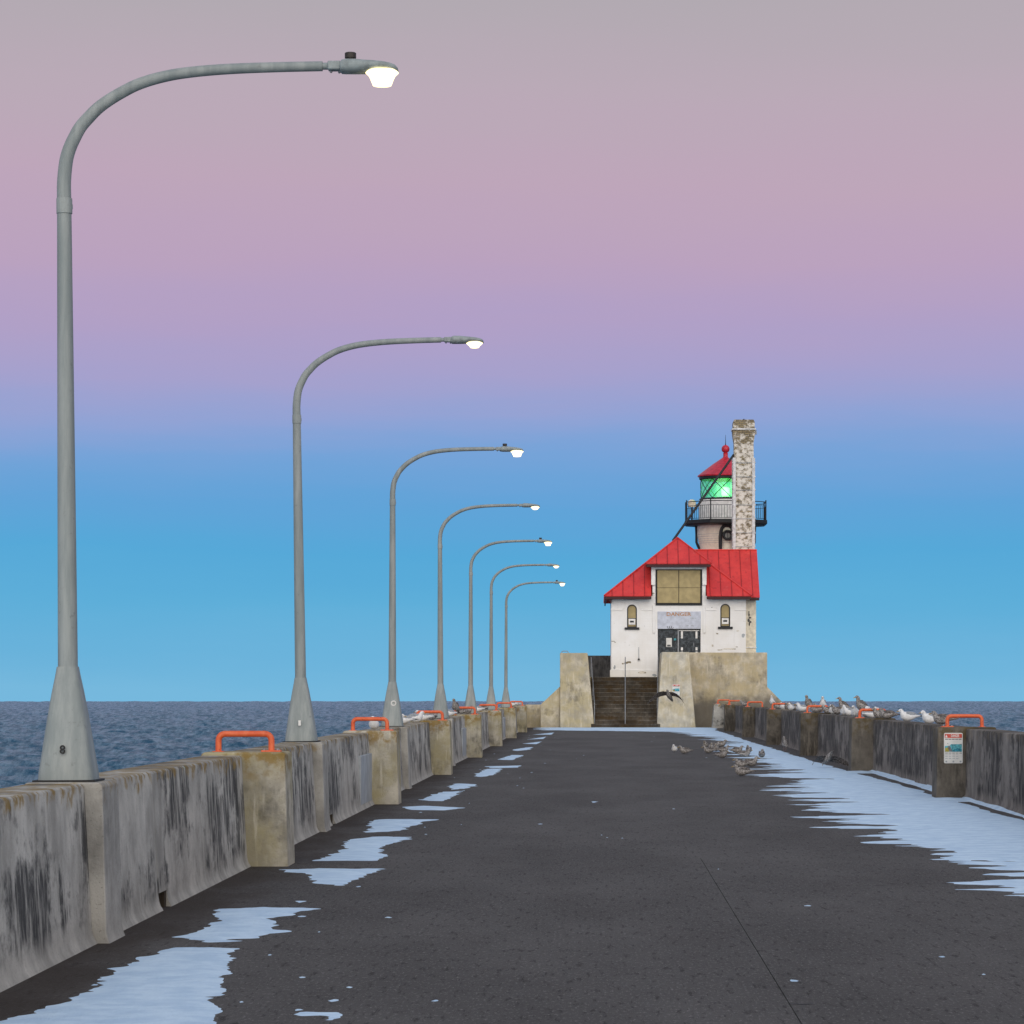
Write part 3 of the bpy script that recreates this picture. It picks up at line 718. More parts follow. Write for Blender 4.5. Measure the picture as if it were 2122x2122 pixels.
roof_face([(2.40, ydz(7.753), 7.753), (2.40, ydz(7.35), 7.35), (4.94, ydz(7.35), 7.35), (4.94, ydz(7.681), 7.681), A1], rf, off=.1, lift=-.01)
roof_face([(EX0, EY1, E), (EX0, EY0, E), A1, A2], rf)
roof_face([(EX1, EY0, E), (EX1, EY1, E), A2, A1], rf)
roof_face([(EX1, EY1, E), (EX0, EY1, E), A2], rf)
ridge((EX0, EY0, E+.02), (A1[0], A1[1], A1[2]+.02), rf); ridge((EX1, EY0, E+.02), (A1[0], A1[1], A1[2]+.02), rf); ridge(A1, A2, rf)
wrf = MB().box(6.3, 7.22, 139.4, 143.9, 5.86, 5.955).build('wing_roof', 'fascia_dark', lh)
WY0, WRY, WRZ, WX1 = 138.88, 141.5, 8.24, 7.41
roof_face([(6.0, WY0, E-.03), (WX1, WY0, E-.03), (WX1, WRY, WRZ), (4.2, WRY, WRZ)], wrf, off=.1)
roof_face([(WX1, 144.12, E-.03), (4.6, 144.12, E-.03), (4.2, WRY, WRZ), (WX1, WRY, WRZ)], wrf, off=.1)
ridge((4.3, WRY, WRZ+.01), (WX1, WRY, WRZ+.01), wrf)
MB().add([(7.26, 139.3, 5.97), (7.26, 144, 5.97), (7.26, 141.5, 8.14), (7.20, 139.3, 5.97), (7.20, 144, 5.97), (7.20, 141.5, 8.14)], [(0, 1, 2), (5, 4, 3), (0, 3, 4, 1), (1, 4, 5, 2), (2, 5, 3, 0)]).build('gable', 'cream_paint', lh, smooth=False)
drf = MB().box(2.5, 4.86, 138.6, 141.0, 7.36, 7.43).build('dormer_roof', 'fascia_dark', lh)
DX0, DX1, DE, DRZ, DRX = 2.14, 5.15, 7.465, 8.72, 3.64
roof_face([(DX0, EY0-.02, DE), (DX1, EY0-.02, DE), (DRX, 139.6, DRZ)], drf, off=.14)
roof_face([(DX0, 141.2, DE), (DX0, EY0-.02, DE), (DRX, 139.6, DRZ), (DRX, 141.2, DRZ)], drf)
roof_face([(DX1, EY0-.02, DE), (DX1, 141.2, DE), (DRX, 141.2, DRZ), (DRX, 139.6, DRZ)], drf)
ridge((DX0, EY0-.02, DE+.02), (DRX, 139.6, DRZ+.02), drf, .035); ridge((DX1, EY0-.02, DE+.02), (DRX, 139.6, DRZ+.02), drf, .035); ridge((DRX, 139.6, DRZ+.02), (DRX, 141.4, DRZ+.02), drf, .035)
for x0, x1, y, z in ((EX0+.03, 2.40, EY0+.02, E), (4.94, EX1-.03, EY0+.02, E), (6.95, WX1-.02, WY0+.02, E-.03), (DX0+.03, DX1-.03, EY0, DE)):
    MB().box(x0, x1, y, y+.05, z-.15, z-.03).build('fascia', 'fascia_dark', lh)
    MB().box(x0, x1, y+.05, y+.40, z-.10, z-.06).build('soffit', 'fascia_dark', lh)
MB().box(EX0+.03, EX0+.09, EY0+.07, EY1-.1, E-.15, E-.03).build('fascia', 'fascia_dark', lh)
MB().prism_y([(EX0+.1, E-.1), (BX0+.02, E-.1), (BX0+.02, E-.32)], BY0-.30, BY0-.1).build('eave_bracket', 'fascia_dark', lh)

# chimney with steel corner angles
CX0, CX1, CY0 = 6.335, 7.295, 141.7; CY1 = CY0+.97; cxm, cym = (CX0+CX1)/2, (CY0+CY1)/2
def zc(ry): return pz(764.8+.20736*ry, CY0)
hw = .475
def sq_prof(pr): return [(r*math.sqrt(2), z) for r, z in pr]
ch = MB().lathe(sq_prof([(hw-.015, 5.6), (hw-.015, zc(470)), (hw-.02, zc(340)), (hw+.045, zc(262)), (hw+.055, zc(222))]), (cxm, cym), 4, R(45)).build('chimney', 'chimney_brick', lh)
MB().lathe(sq_prof([(hw+.085, zc(222)), (hw+.085, zc(208))]), (cxm, cym), 4, R(45)).build('band', 'chimney_steel', ch)
MB().lathe(sq_prof([(hw+.03, zc(208)), (hw+.03, zc(150)), (hw-.02, zc(128))]), (cxm, cym), 4, R(45)).build('cap', 'chimney_brick', ch)
MB().box(cxm-.02, cxm+.02, CY0-.02, CY1, zc(128), zc(122)).build('cap_bar', 'black_metal', ch)
for sx in (-1, 1):
    for sy in (-1, 1):
        x, y = cxm+sx*(hw+.005), cym+sy*(hw+.005)
        m = MB().box(min(x+sx*.03, x-sx*.09), max(x+sx*.03, x-sx*.09), y-.02+sy*.025, y+.02+sy*.025, 7.4, zc(478)); m.box(x-.015+sx*.03, x+.015+sx*.03, min(y, y-sy*.10), max(y, y-sy*.10), 7.4, zc(478))
        m.build('corner_angle', 'chimney_steel', ch)
for ry in (520, 650, 770, 905, 1030, 1160, 1285):
    z = zc(ry); r_ = hw+.02; m = MB()
    m.tube([(cxm-r_, cym-r_, z), (cxm+r_, cym-r_, z), (cxm+r_, cym+r_, z), (cxm-r_, cym+r_, z)], .014, 6, close=True); m.build('strap', 'plate_grey', ch)
    MB().lathe([(.035, z-.03), (.035, z+.03)], (cxm-hw-.04, cym-hw-.03), 8).build('strap_bolt', 'chimney_steel', ch)
    MB().lathe([(.035, z-.03), (.035, z+.03)], (cxm+hw+.04, cym-hw-.03), 8).build('strap_bolt', 'chimney_steel', ch)
MB().box(cxm+hw+.04, cxm+hw+.13, CY0+.1, CY0+.2, zc(262), zc(225)).build('bracket', 'galvanised', ch)
MB().tube([(px(1269.5, 140.0), 140.0, pz(1020, 140.0)), (cxm-hw, 141.85, pz(858, 141.85))], .055, 10).build('brace', 'black_metal', lh)

# tower, gallery, lantern
TX, TY = 6.173, 147.0
def zt(ry): return pz(764.8+.20736*ry, TY)
tw = MB().lathe([(1.22, PZ), (1.22, zt(1320)), (1.27, zt(1275)), (1.38, zt(1190)), (1.40, zt(1080))], (TX, TY), 40).build('tower', 'tower_cream', lh)
for ry in (1180, 1200, 1220, 1240, 1258):
    MB().tube([(TX+(1.405-.0008*(ry-1180))*math.cos(a), TY+(1.405-.0008*(ry-1180))*math.sin(a), zt(ry)) for a in np.linspace(0, 2*math.pi, 33)[:-1]], .007, 4, close=True).build('siding_line', 'plate_grey', tw)
for k in range(3):
    a = R(90*k); c_, s_ = math.cos(a), math.sin(a)
    pts = [(TX+r*c_, TY+r*s_, z) for r, z in ((1.24, zt(1318)), (1.34, zt(1280)), (1.42, zt(1245)), (1.42, zt(1170)), (1.43, zt(1095)))]
    MB().tube(pts, [.06, .07, .06, .06, .07], 8).build('bracket', 'black_metal', tw)
pts = [(TX+x, TY-math.sqrt(1.45**2-x*x), z) for x, z in ((-.31, zt(1320)), (-.31, zt(1210)), (-.29, zt(1165)), (-.24, zt(1135)), (-.15, zt(1112)), (-.03, zt(1104)), (.12, zt(1108)), (.24, zt(1125)), (.30, zt(1160)), (.33, zt(1210)), (.33, zt(1320)))]
MB().tube(pts, .085, 10).build('door_hood', 'black_metal', tw)
ph_ = [(TX+.04+.20*math.cos(a), TY-1.47, zt(1195)+.20*math.sin(a)) for a in np.linspace(0, 2*math.pi, 25)[:-1]]
pg = MB().add([(x, TY-1.44, z) for x, _, z in ph_], [tuple(range(24))]).build('porthole', 'porthole_glass', tw)
MB().tube(ph_, .065, 8, close=True).build('ring', 'black_metal', tw)
MB().tube([(TX+.04, TY-1.45, zt(1195)-.16), (TX+.04, TY-1.45, zt(1195)+.16)], .012, 6).build('glazing_bar', 'black_metal', tw)
gz = zt(1052)
gal = MB().lathe([(1.45, zt(1100)), (2.06, zt(1095)), (2.15, zt(1085)), (2.15, gz), (1.2, gz+.005)], (TX, TY), 8, R(22.5)).build('gallery', 'black_metal', lh, smooth=False)
GR = 2.08; verts8 = [(TX+GR*math.cos(R(22.5+45*k)), TY+GR*math.sin(R(22.5+45*k))) for k in range(8)]
rt = zt(888)
for k in range(8):
    (xa, ya), (xb, yb) = verts8[k], verts8[(k+1) % 8]
    MB().tube([(xa, ya, gz), (xa, ya, zt(872))], .03, 8).build('post', 'black_metal', gal)
    for z, r_ in ((rt, .02), (zt(925), .012), (zt(1040), .012)): MB().tube([(xa, ya, z), (xb, yb, z)], r_, 6).build('rail', 'black_metal', gal)
    for q in range(1, 12):
        f_ = q/12; x, y = xa+(xb-xa)*f_, ya+(yb-ya)*f_
        MB().tube([(x, y, zt(1040)), (x, y, zt(925))], .009, 5).build('baluster', 'black_metal', gal)
MB().lathe([(1.30, gz), (1.30, zt(870)), (1.26, zt(862))], (TX, TY), 40).build('watch_room', 'trim_white', lh)
MB().lathe([(.18, zt(930)), (.20, zt(900)), (.18, zt(875)), (.08, zt(862))], (TX-1.65, TY-.4), 12).build('gallery_horn', 'cream_paint', lh)
MB().lathe([(.03, gz), (.03, zt(930))], (TX-1.65, TY-.4), 8).build('horn_stand', 'black_metal', lh)
lan = MB().lathe([(1.27, zt(866)), (1.29, zt(858)), (1.25, zt(848)), (1.20, zt(848))], (TX, TY), 40).build('lantern', 'black_metal', lh)
LZ0, LZ1, LR = zt(850), zt(676), 1.20
for k in range(12):
    a = [2*math.pi*(k+q/4)/12 for q in range(5)]; v_ = [(TX+LR*math.cos(x), TY+LR*math.sin(x), z) for z in (LZ0, LZ1) for x in a]
    MB().add(v_, [(q, q+1, q+6, q+5) for q in range(4)]).build('pane', 'lantern_glass', lan, fix=False)
for k in range(8):
    for s_ in (-1, 1):
        pts = [(TX+1.215*math.cos(R(45*k+11)+s_*R(45)*q/8), TY+1.215*math.sin(R(45*k+11)+s_*R(45)*q/8), LZ0+(LZ1-LZ0)*q/8) for q in range(9)]
        MB().tube(pts, .017, 6).build('glazing_bar', 'black_metal', lan)
MB().lathe([(1.24, zt(680)), (1.29, zt(672)), (1.29, zt(655)), (1.2, zt(650))], (TX, TY), 40).build('lantern_cornice', 'black_metal', lan)
MB().lathe([(.10, LZ0-.1), (.12, LZ0+.18), (.20, LZ0+.2), (.20, LZ0+.22)], (TX-.02, TY-.35), 16).build('beacon_pedestal', 'black_metal', lan)
MB().lathe([(.14, zt(832)), (.20, zt(818)), (.205, zt(762)), (.14, zt(748))], (TX-.02, TY-.35), 16).build('beacon', 'beacon_green', lan)
lrf = MB().lathe([(1.36, zt(652)), (1.37, zt(640)), (1.28, zt(628)), (.98, zt(585)), (.62, zt(535)), (.34, zt(500)), (.17, zt(478)), (.12, zt(470)), (.11, zt(445)), (.13, zt(438)), (.10, zt(432))], (TX, TY), 16).build('lantern_roof', 'lantern_red', lh, ang=15)
zb = zt(397); MB().lathe([(max(.02, .20*math.sin(math.pi*k/12)), zb-.20*math.cos(math.pi*k/12)) for k in range(13)], (TX, TY), 20).build('ball', 'lantern_red', lrf)
MB().lathe([(.03, zt(362)), (.016, zt(345)), (.006, zt(268))], (TX, TY), 8).build('spire', 'black_metal', lrf)
ld = bpy.data.lights.new('beacon_light', 'POINT'); ld.energy = 42; ld.color = (.10, 1, .14); ld.shadow_soft_size = .25
lo = bpy.data.objects.new('beacon_light', ld); COL.objects.link(lo); lo.parent = lan; lo.location = Vector((TX, TY-.75, zt(790)))-Vector(ORG[lh.name])

# ------------------------------------------------------------------ warning signs
def warn_sign(x0, x1, z0, z1, y, label):
    t = thing('warning_sign', ((x0+x1)/2, y, z0), label, 'sign', None)
    W, H = x1-x0, z1-z0; X = lambda f_: x0+W*f_; Z = lambda f_: z1-H*f_
    r_ = .07*W; poly = []
    for cx_, cz_, a0 in ((x1-r_, z1-r_, 0), (x0+r_, z1-r_, 90), (x0+r_, z0+r_, 180), (x1-r_, z0+r_, 270)):
        for k in range(5): a = R(a0+22.5*k); poly.append((cx_+r_*math.cos(a), cz_+r_*math.sin(a)))
    bd = MB().prism_y(poly, y, y+.008).build('board', 'sign_white', t)
    p = lambda nm, mt, a, b_, c, d, dy=.002: MB().box(X(a), X(b_), y-dy, y+.002, Z(d), Z(c)).build(nm, mt, t)
    p('header', 'sign_red', .04, .96, .035, .165)
    me_ = text_mesh('DANGER', H*.125, 'sign_white', .0012, .001); o_ = bpy.data.objects.new('lettering', me_); COL.objects.link(o_); o_.parent = t
    o_.location = (W*.09, -.0035, H*.90); o_.scale = (W/.28*.92*.28/H*1.55*.62, 1, 1)
    MB().prism_y([(X(.06), Z(.15)), (X(.19), Z(.15)), (X(.125), Z(.055))], y-.0035, y-.001).build('triangle', 'sign_white', t)
    for k in range(5): p('print_line', 'sign_ink', .06+.18*k, .06+.18*k+.15, .195, .22)
    p('picture_sky', 'sign_white', .05, .95, .24, .37)
    MB().prism_y([(X(.05), Z(.62)), (X(.95), Z(.62)), (X(.95), Z(.36)), (X(.40), Z(.36)), (X(.30), Z(.42)), (X(.05), Z(.43))], y-.0018, y+.002).build('picture_wave', 'sign_teal', t)
    MB().prism_y([(X(.42), Z(.615)), (X(.94), Z(.615)), (X(.94), Z(.52)), (X(.7), Z(.50)), (X(.52), Z(.54))], y-.0028, y+.001).build('picture_water', 'sign_deep_teal', t)
    MB().prism_y([(X(.05), Z(.618)), (X(.28), Z(.618)), (X(.22), Z(.47)), (X(.06), Z(.50))], y-.003, y+.001).build('picture_shore', 'sign_yellow', t)
    MB().prism_y([(X(.28), Z(.612)), (X(.44), Z(.612)), (X(.33), Z(.43)), (X(.20), Z(.43))], y-.0024, y+.001).build('picture_pier', 'sign_slate', t)
    MB().prism_y([(X(.17), Z(.36)), (X(.23), Z(.37)), (X(.2), Z(.33))], y-.002, y+.001).build('picture_figure', 'sign_ink', t)
    for q in range(4):
        for k in range(4 if q else 5): p('print_line', 'sign_ink' if q == 0 else 'plate_grey', .06+.19*k, .06+.19*k+.14, .655+.06*q, .672+.06*q, .001)
    for f_ in (.12, .5, .88):
        MB().prism_y([(X(f_)+.05*W*math.cos(a), Z(.94)+.05*W*math.sin(a)) for a in np.linspace(0, 2*math.pi, 11)[:-1]], y-.002, y+.001).build('emblem', 'plate_grey', t)
warn_sign(5.155, 5.435, .53, .985, 45.04, 'warning sign with red DANGER header and wave picture on a parapet pillar')
warn_sign(3.26, 3.59, 1.43, 1.93, 133.785, 'small white warning sign with red header on the stair cheek wall')

# ------------------------------------------------------------------ snow lying on the deck
def heightfield(name, xs, ys, hfun, label, group=None):
    Xg, Yg = np.meshgrid(xs, ys, indexing='ij'); H = hfun(Xg, Yg); H = np.maximum(H, -.02)
    keep = H > -.0199; nx, ny = H.shape
    i, j = np.meshgrid(np.arange(nx-1), np.arange(ny-1), indexing='ij')
    q = np.stack([i*ny+j, (i+1)*ny+j, (i+1)*ny+j+1, i*ny+j+1], -1).reshape(-1, 4)
    ok = (H.reshape(-1)[q] > .0).any(1); q = q[ok]
    used, inv = np.unique(q, return_inverse=True); q = inv.reshape(-1, 4)
    v = np.stack([Xg, Yg, H], -1).reshape(-1, 3)[used]
    me = bpy.data.meshes.new(name); me.from_pydata(v.tolist(), [], q.tolist()); me.update()
    me.materials.append(MATS['snow']); me.polygons.foreach_set('use_smooth', [True]*len(me.polygons))
    o = bpy.data.objects.new(name, me); COL.objects.link(o)
    return tag(o, label, 'snow', group, 'stuff')
edge_px = [(1850, 1660), (1765, 1635), (1735, 1612), (1665, 1582), (1600, 1552), (1578, 1535), (1528, 1506), (1495, 1473), (1455, 1460), (1428, 1440), (1385, 1420), (1370, 1407), (1335, 1391), (1275, 1380.5), (1120, 1378.5), (1040, 1378)]
EY = [8, 17, 20.5, 23.6]; EX = [5.2, 5.0, 4.5, 3.7]
for u, v in edge_px:
    x, y = deck(u, v); EX.append(x); EY.append(y)
EY.append(134); EX.append(-2.6)
EY, EX = np.array(EY), np.array(EX); so = np.argsort(EY); EY, EX = EY[so], EX[so]
def h_right(X, Y):
    e_ = np.interp(Y, EY, EX)
    st_ = fbm(X*.42+3, Y*1.35, 6); f_ = X-e_+st_*1.15+.5*vn(X*.3, Y*.45)*fbm(X*.9, Y*5, 3)
    f_ = f_-np.maximum(0, .22-np.abs(vn(X*.35+9, Y*2.2)-.5))*1.6*np.clip(1.6-(X-e_), 0, 1)
    f2 = np.interp(Y, [20, 46, 60, 75, 125, 134], [5.24, 5.24, 5.02, 4.90, 4.85, 5.2])+.16*fbm(X*.5, Y*.8, 3)-X                       # wind-scoured trough along the parapet
    hgt = np.minimum(np.minimum(f_*.03, f2*.20), .014+.006*fbm(X*1.2, Y*.8, 3))+.006*fbm(X*3+7, Y*6, 4)*np.exp(-np.maximum(f_, 0)*1.3)-.03*np.clip(fbm(X*1.6+31, Y*4.0, 4)-.22, 0, 1)*np.exp(-np.maximum(f_-.4, 0)*1.2)
    ledge = np.where((X > 5.335) & (Y < 63), np.minimum(.5*(X-5.36), .062)+.02*fbm(X*2, Y*.7, 3)-.012*(vn(X*0+.5, Y*.35) > .62), -.02)
    hgt = np.maximum(hgt, ledge)
    for y in PIL_R:                                            # drift against the pillars
        if y > 62: continue
        d = np.hypot((X-5.2)*.9, (Y-(y-.3))*.45); hgt = np.maximum(hgt, .03-.07*d)
    return hgt
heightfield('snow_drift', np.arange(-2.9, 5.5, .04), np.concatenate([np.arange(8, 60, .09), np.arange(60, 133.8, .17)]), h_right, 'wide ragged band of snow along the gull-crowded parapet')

def sdf(poly, X, Y):
    d = np.full(X.shape, 1e9); ins = np.zeros(X.shape, bool); n = len(poly)
    for i in range(n):
        ax, ay = poly[i]; bx_, by_ = poly[(i+1) % n]; ex, ey = bx_-ax, by_-ay
        t_ = np.clip(((X-ax)*ex+(Y-ay)*ey)/(ex*ex+ey*ey+1e-9), 0, 1)
        d = np.minimum(d, np.hypot(X-ax-ex*t_, Y-ay-ey*t_))
        c_ = ((ay > Y) != (by_ > Y)) & (X < ex*(Y-ay)/(ey if abs(ey) > 1e-9 else 1e-9)+ax); ins ^= c_
    return np.where(ins, d, -d)
PATCH = [
 [(0,1965),(400,1965),(395,1932),(400,1900),(418,1870),(428,1845),(425,1830),(440,1800),(446,1790),(400,1786),(310,1792),(280,1806),(215,1832),(190,1850),(140,1884),(60,1912),(0,1930)],
 [(405,1716),(500,1710),(612,1714),(545,1726),(505,1734),(515,1748),(540,1758),(475,1772),(400,1776),(320,1769),(385,1755),(420,1738),(400,1726)],
 [(530,1641),(600,1637),(722,1639),(695,1650),(680,1660),(640,1670),(590,1664),(575,1650)],
 [(665,1583),(700,1578),(790,1578),(738,1590),(715,1606),(735,1616),(705,1624),(590,1624),(640,1608)],
 [(700,1548),(730,1545),(822,1546),(775,1558),(760,1567),(688,1571),(700,1560)],
 [(760,1522),(800,1520),(875,1524),(840,1529),(775,1528)],
 [(790,1509),(830,1494),(875,1492),(855,1504),(835,1512)],
 [(845,1484),(862,1478),(902,1480),(880,1488),(850,1490)],
 [(895,1462),(920,1450),(950,1450),(930,1462),(905,1466)],
 [(915,1446),(985,1444),(975,1448),(925,1449)],
 [(940,1433),(965,1424),(988,1425),(965,1434)],
 [(965,1414),(1005,1409),(1000,1414),(975,1417)],
 [(985,1403),(1022,1399),(1012,1404)],
 [(995,1395),(1030,1390),(1025,1394)],
 [(1005,1386),(1045,1382),(1040,1386)],
 [(543,1913),(575,1909),(600,1911),(635,1910),(660,1916),(625,1921),(605,1914),(570,1917)],
 [(560,1700),(572,1700),(566,1703)], [(806,1660),(815,1660),(810,1662)], [(1115,1512),(1128,1512),(1120,1514)], [(635,1767),(660,1767),(645,1769)], [(460,1899),(476,1898),(468,1902)],
]
for k, pp in enumerate(PATCH):
    poly = [deck(u, v) for u, v in pp]; poly = [(x, y*.4) for x, y in poly]
    xs_ = [p[0] for p in poly]; ys_ = [p[1]/.4 for p in poly]; sm_ = len(pp) <= 3
    amp = .0 if sm_ else min(.07, .22*(max(xs_)-min(xs_)))
    def hp_(X, Y, poly=poly, amp=amp, k=k):
        f_ = sdf(poly, X, Y*.4)+amp*(1.1*fbm(X*1.3+k, Y*2.6, 5)+.9*fbm(X*3+5, Y*9, 4)); return np.minimum(f_*.07, .009)+.0035*fbm(X*5+k, Y*7, 4)
    dx = .01 if sm_ else .022; dy = .03 if sm_ else max(.05, np.mean(ys_)*.0035)
    nm = 'long snow patch lying near the foot of the lamp parapet' if k else 'largest snow patch, beside the lamp numbered 8'
    if sm_: nm = 'thumb-sized lone spot of snow on the bare asphalt'
    if k == 15: nm = 'small thin snow patch out on bare asphalt beside the largest patch'
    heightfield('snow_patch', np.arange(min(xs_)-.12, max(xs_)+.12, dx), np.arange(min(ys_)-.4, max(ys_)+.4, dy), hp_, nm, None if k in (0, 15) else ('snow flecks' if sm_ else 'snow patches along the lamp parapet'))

fl = MB(); rf_ = random.Random(11)
for k in range(70):
    fy = 15+95*rf_.random()**1.6; fx = rf_.uniform(-2.7, 3.2); r_ = rf_.uniform(.008, .028)
    if rf_.random() < .5: fx = rf_.uniform(-2.9, -1.2)
    q = [(fx+r_*rf_.uniform(.5, 1.4)*math.cos(a), fy+2.2*r_*rf_.uniform(.5, 1.4)*math.sin(a)) for a in np.linspace(0, 2*math.pi, 8)[:-1]]
    n = len(q); fl.add([(x, y, .001) for x, y in q]+[(fx, fy, .006)], [(i, (i+1) % n, n) for i in range(n)])
tag(fl.build('snow_flecks', 'snow', fix=False), 'tiny flecks of snow scattered over the bare asphalt', 'snow', None, 'stuff')

# ------------------------------------------------------------------ gulls
def cat(p0, p1, p2, p3, t_): return tuple(.5*((2*b)+(-a+c)*t_+(2*a-5*b+4*c-d)*t_**2+(-a+3*b-3*c+d)*t_**3) for a, b, c, d in zip(p0, p1, p2, p3))
BODY = [(-.285,.118,.018,.004),(-.225,.118,.042,.014),(-.14,.115,.070,.042),(-.04,.106,.092,.074),(.05,.104,.096,.086),(.115,.122,.085,.084),(.150,.150,.064,.066),(.168,.178,.050,.052),(.182,.202,.043,.044),(.208,.214,.036,.036),(.236,.210,.021,.023),(.252,.204,.011,.012)]
BODY_UP = [(-.235,.045,.018,.004),(-.185,.062,.042,.014),(-.115,.085,.070,.042),(-.035,.110,.090,.072),(.035,.135,.094,.084),(.085,.175,.078,.078),(.110,.230,.050,.054),(.118,.272,.040,.043),(.128,.305,.039,.040),(.152,.322,.034,.033),(.178,.319,.020,.021),(.194,.313,.011,.012)]
BODY_FLY = [(-.30,.0,.022,.004),(-.23,.0,.050,.012),(-.14,.0,.060,.038),(-.04,-.005,.075,.065),(.05,-.005,.075,.068),(.12,.0,.060,.058),(.17,.012,.044,.046),(.205,.022,.040,.041),(.235,.028,.036,.037),(.262,.026,.024,.026),(.285,.020,.012,.013)]
def body_mesh(prof, mat, name):
    pr = []
    for i in range(len(prof)-1):
        for k in range(2): pr.append(cat(prof[max(i-1, 0)], prof[i], prof[i+1], prof[min(i+2, len(prof)-1)], k/2))
    pr.append(prof[-1]); rings_ = []
    for i, (x, z, ry, rz) in enumerate(pr):
        a = pr[max(i-1, 0)]; b_ = pr[min(i+1, len(pr)-1)]; d = Vector((b_[0]-a[0], 0, b_[1]-a[1])).normalized(); n_ = Vector((-d.z, 0, d.x))
        rings_.append([Vector((x, 0, z))+Vector((0, 1, 0))*ry*math.cos(q*math.pi/6)+n_*rz*math.sin(q*math.pi/6) for q in range(12)])
    return MB().rings(rings_).mesh(name, mat, ang=80), pr
def beak_mesh(x, z):
    return MB().rings([[(x, .011*math.cos(a), z+.012*math.sin(a)) for a in np.linspace(0, 6.28, 7)[:-1]], [(x+.03, .007*math.cos(a), z-.004+.009*math.sin(a)) for a in np.linspace(0, 6.28, 7)[:-1]], [(x+.056, .002*math.cos(a), z-.014+.003*math.sin(a)) for a in np.linspace(0, 6.28, 7)[:-1]]]).mesh('beak', 'gull_beak')
def fold_wing(prof, s_, mat):
    # folded wing: a shallow shell lying along the flank, tapering past the tail
    up = prof is BODY_UP; rows = []
    ks = [(.115, .075, .030, .02), (.07, .092, .062, .030), (0, .098, .070, .032), (-.09, .086, .058, .030), (-.18, .060, .036, .022), (-.27, .030, .018, .012), (-.335, .012, .006, .005)]
    for x, yo, hz, th_ in ks:
        zc_ = .125-.02*(x < -.1) if not up else .155+.62*x*.9
        xx = x if not up else x*.80
        rows.append([Vector((xx, s_*(yo*.90+th_*.5*math.cos(a)-.018), zc_+.012+hz*math.sin(a)*.9)) for a in np.linspace(0, 2*math.pi, 9)[:-1]])
    return MB().rings(rows).mesh('wing', mat, ang=80)
def fly_wing(s_, mat, droop):
    sp = [(0.03, .21, .02), (.16, .23, .05), (.30, .22, .062), (.42, .18, .05), (.54, .12, .02), (.63, .045, -.02)]; rows = []
    for k, (y, ch_, z) in enumerate(sp):
        z = z+droop*y*y*-1.0; xo = .08-.12*(y/.63)**2
        rows.append([(xo+px_*ch_, s_*y, z+pz_*(.16*ch_)*(1-.6*k/5)) for px_, pz_ in ((.5, 0), (.3, .35), (0, .28), (-.5, 0), (0, -.10), (.3, -.2))])
    return MB().rings(rows).mesh('wing', mat, ang=60)
PROTO = {}
def eye(x, y, z):
    return MB().lathe([(.001, z-.006), (.005, z-.003), (.006, z), (.005, z+.003), (.001, z+.006)], (x, y), 6).mesh('eye', 'gull_black')
def leg(y): return MB().tube([(.02, y, 0.0), (.015, y, .05), (.02, y, .11)], .006, 6).add([(.0, y-.004, .003), (.06, y-.022, .003), (.065, y, .003), (.06, y+.022, .003), (.0, y+.004, .006)], [(0, 1, 2, 4), (0, 2, 3, 4)]).mesh('leg', 'gull_leg')
def proto(pose, kind):
    key = (pose, kind)
    if key in PROTO: return PROTO[key]
    bm_, wm = {'adult': ('gull_white', 'gull_grey'), 'young': ('gull_brown', 'gull_dark_wing')}[kind]
    ms = []
    if pose == 'fly':
        b_, pr = body_mesh(BODY_FLY, bm_, 'body'); ms += [('body', b_, (0, 0, 0)), ('beak', beak_mesh(.28, .02), (0, 0, 0)), ('wing', fly_wing(1, wm, .75), (0, 0, 0)), ('wing', fly_wing(-1, wm, .75), (0, 0, 0))]
    else:
        prof = BODY_UP if pose == 'stand' else BODY; lift = .085 if pose != 'sit' else -.012
        b_, pr = body_mesh(prof, bm_, 'body'); hx, hz = prof[-1][0], prof[-1][1]
        ms += [('body', b_, (0, 0, lift)), ('beak', beak_mesh(hx-.004, hz), (0, 0, lift)), ('wing', fold_wing(prof, 1, wm), (0, 0, lift)), ('wing', fold_wing(prof, -1, wm), (0, 0, lift))]
        ex, ez = prof[-3][0], prof[-3][1]+.008
        ms += [('eye', eye(ex+.008, .033, ez), (0, 0, lift)), ('eye', eye(ex+.008, -.033, ez), (0, 0, lift))]
        if pose != 'sit': ms += [('leg', leg(.03), (0, 0, 0)), ('leg', leg(-.03), (0, 0, 0))]
        if kind == 'adult':
            tip = MB().rings([[Vector((x, s2*.012+.016*w2*math.cos(a), .118+.010*w2*math.sin(a))) for a in np.linspace(0, 2*math.pi, 7)[:-1]] for x, w2, s2 in ((-.24, 1.6, 0), (-.32, 1.1, 0), (-.37, .3, 0))]).mesh('wing_tip', 'gull_black')
            if pose != 'stand': ms.append(('wing_tip', tip, (0, 0, lift)))
    PROTO[key] = ms; return ms
def gull(x, y, z, head, pose, kind, label, group, scale=1.0, roll=(0, 0)):
    t = thing('gull', (x, y, z), label, 'gull', group); t.rotation_euler = (roll[0], roll[1], R(head)); t.scale = (scale,)*3 if pose == 'fly' else (scale*(.84 if pose == 'sit' else 1), scale, scale*1.06)
    for nm, me_, off in proto(pose, kind):
        o_ = bpy.data.objects.new(nm, me_); COL.objects.link(o_); o_.parent = t; o_.location = off
    return t
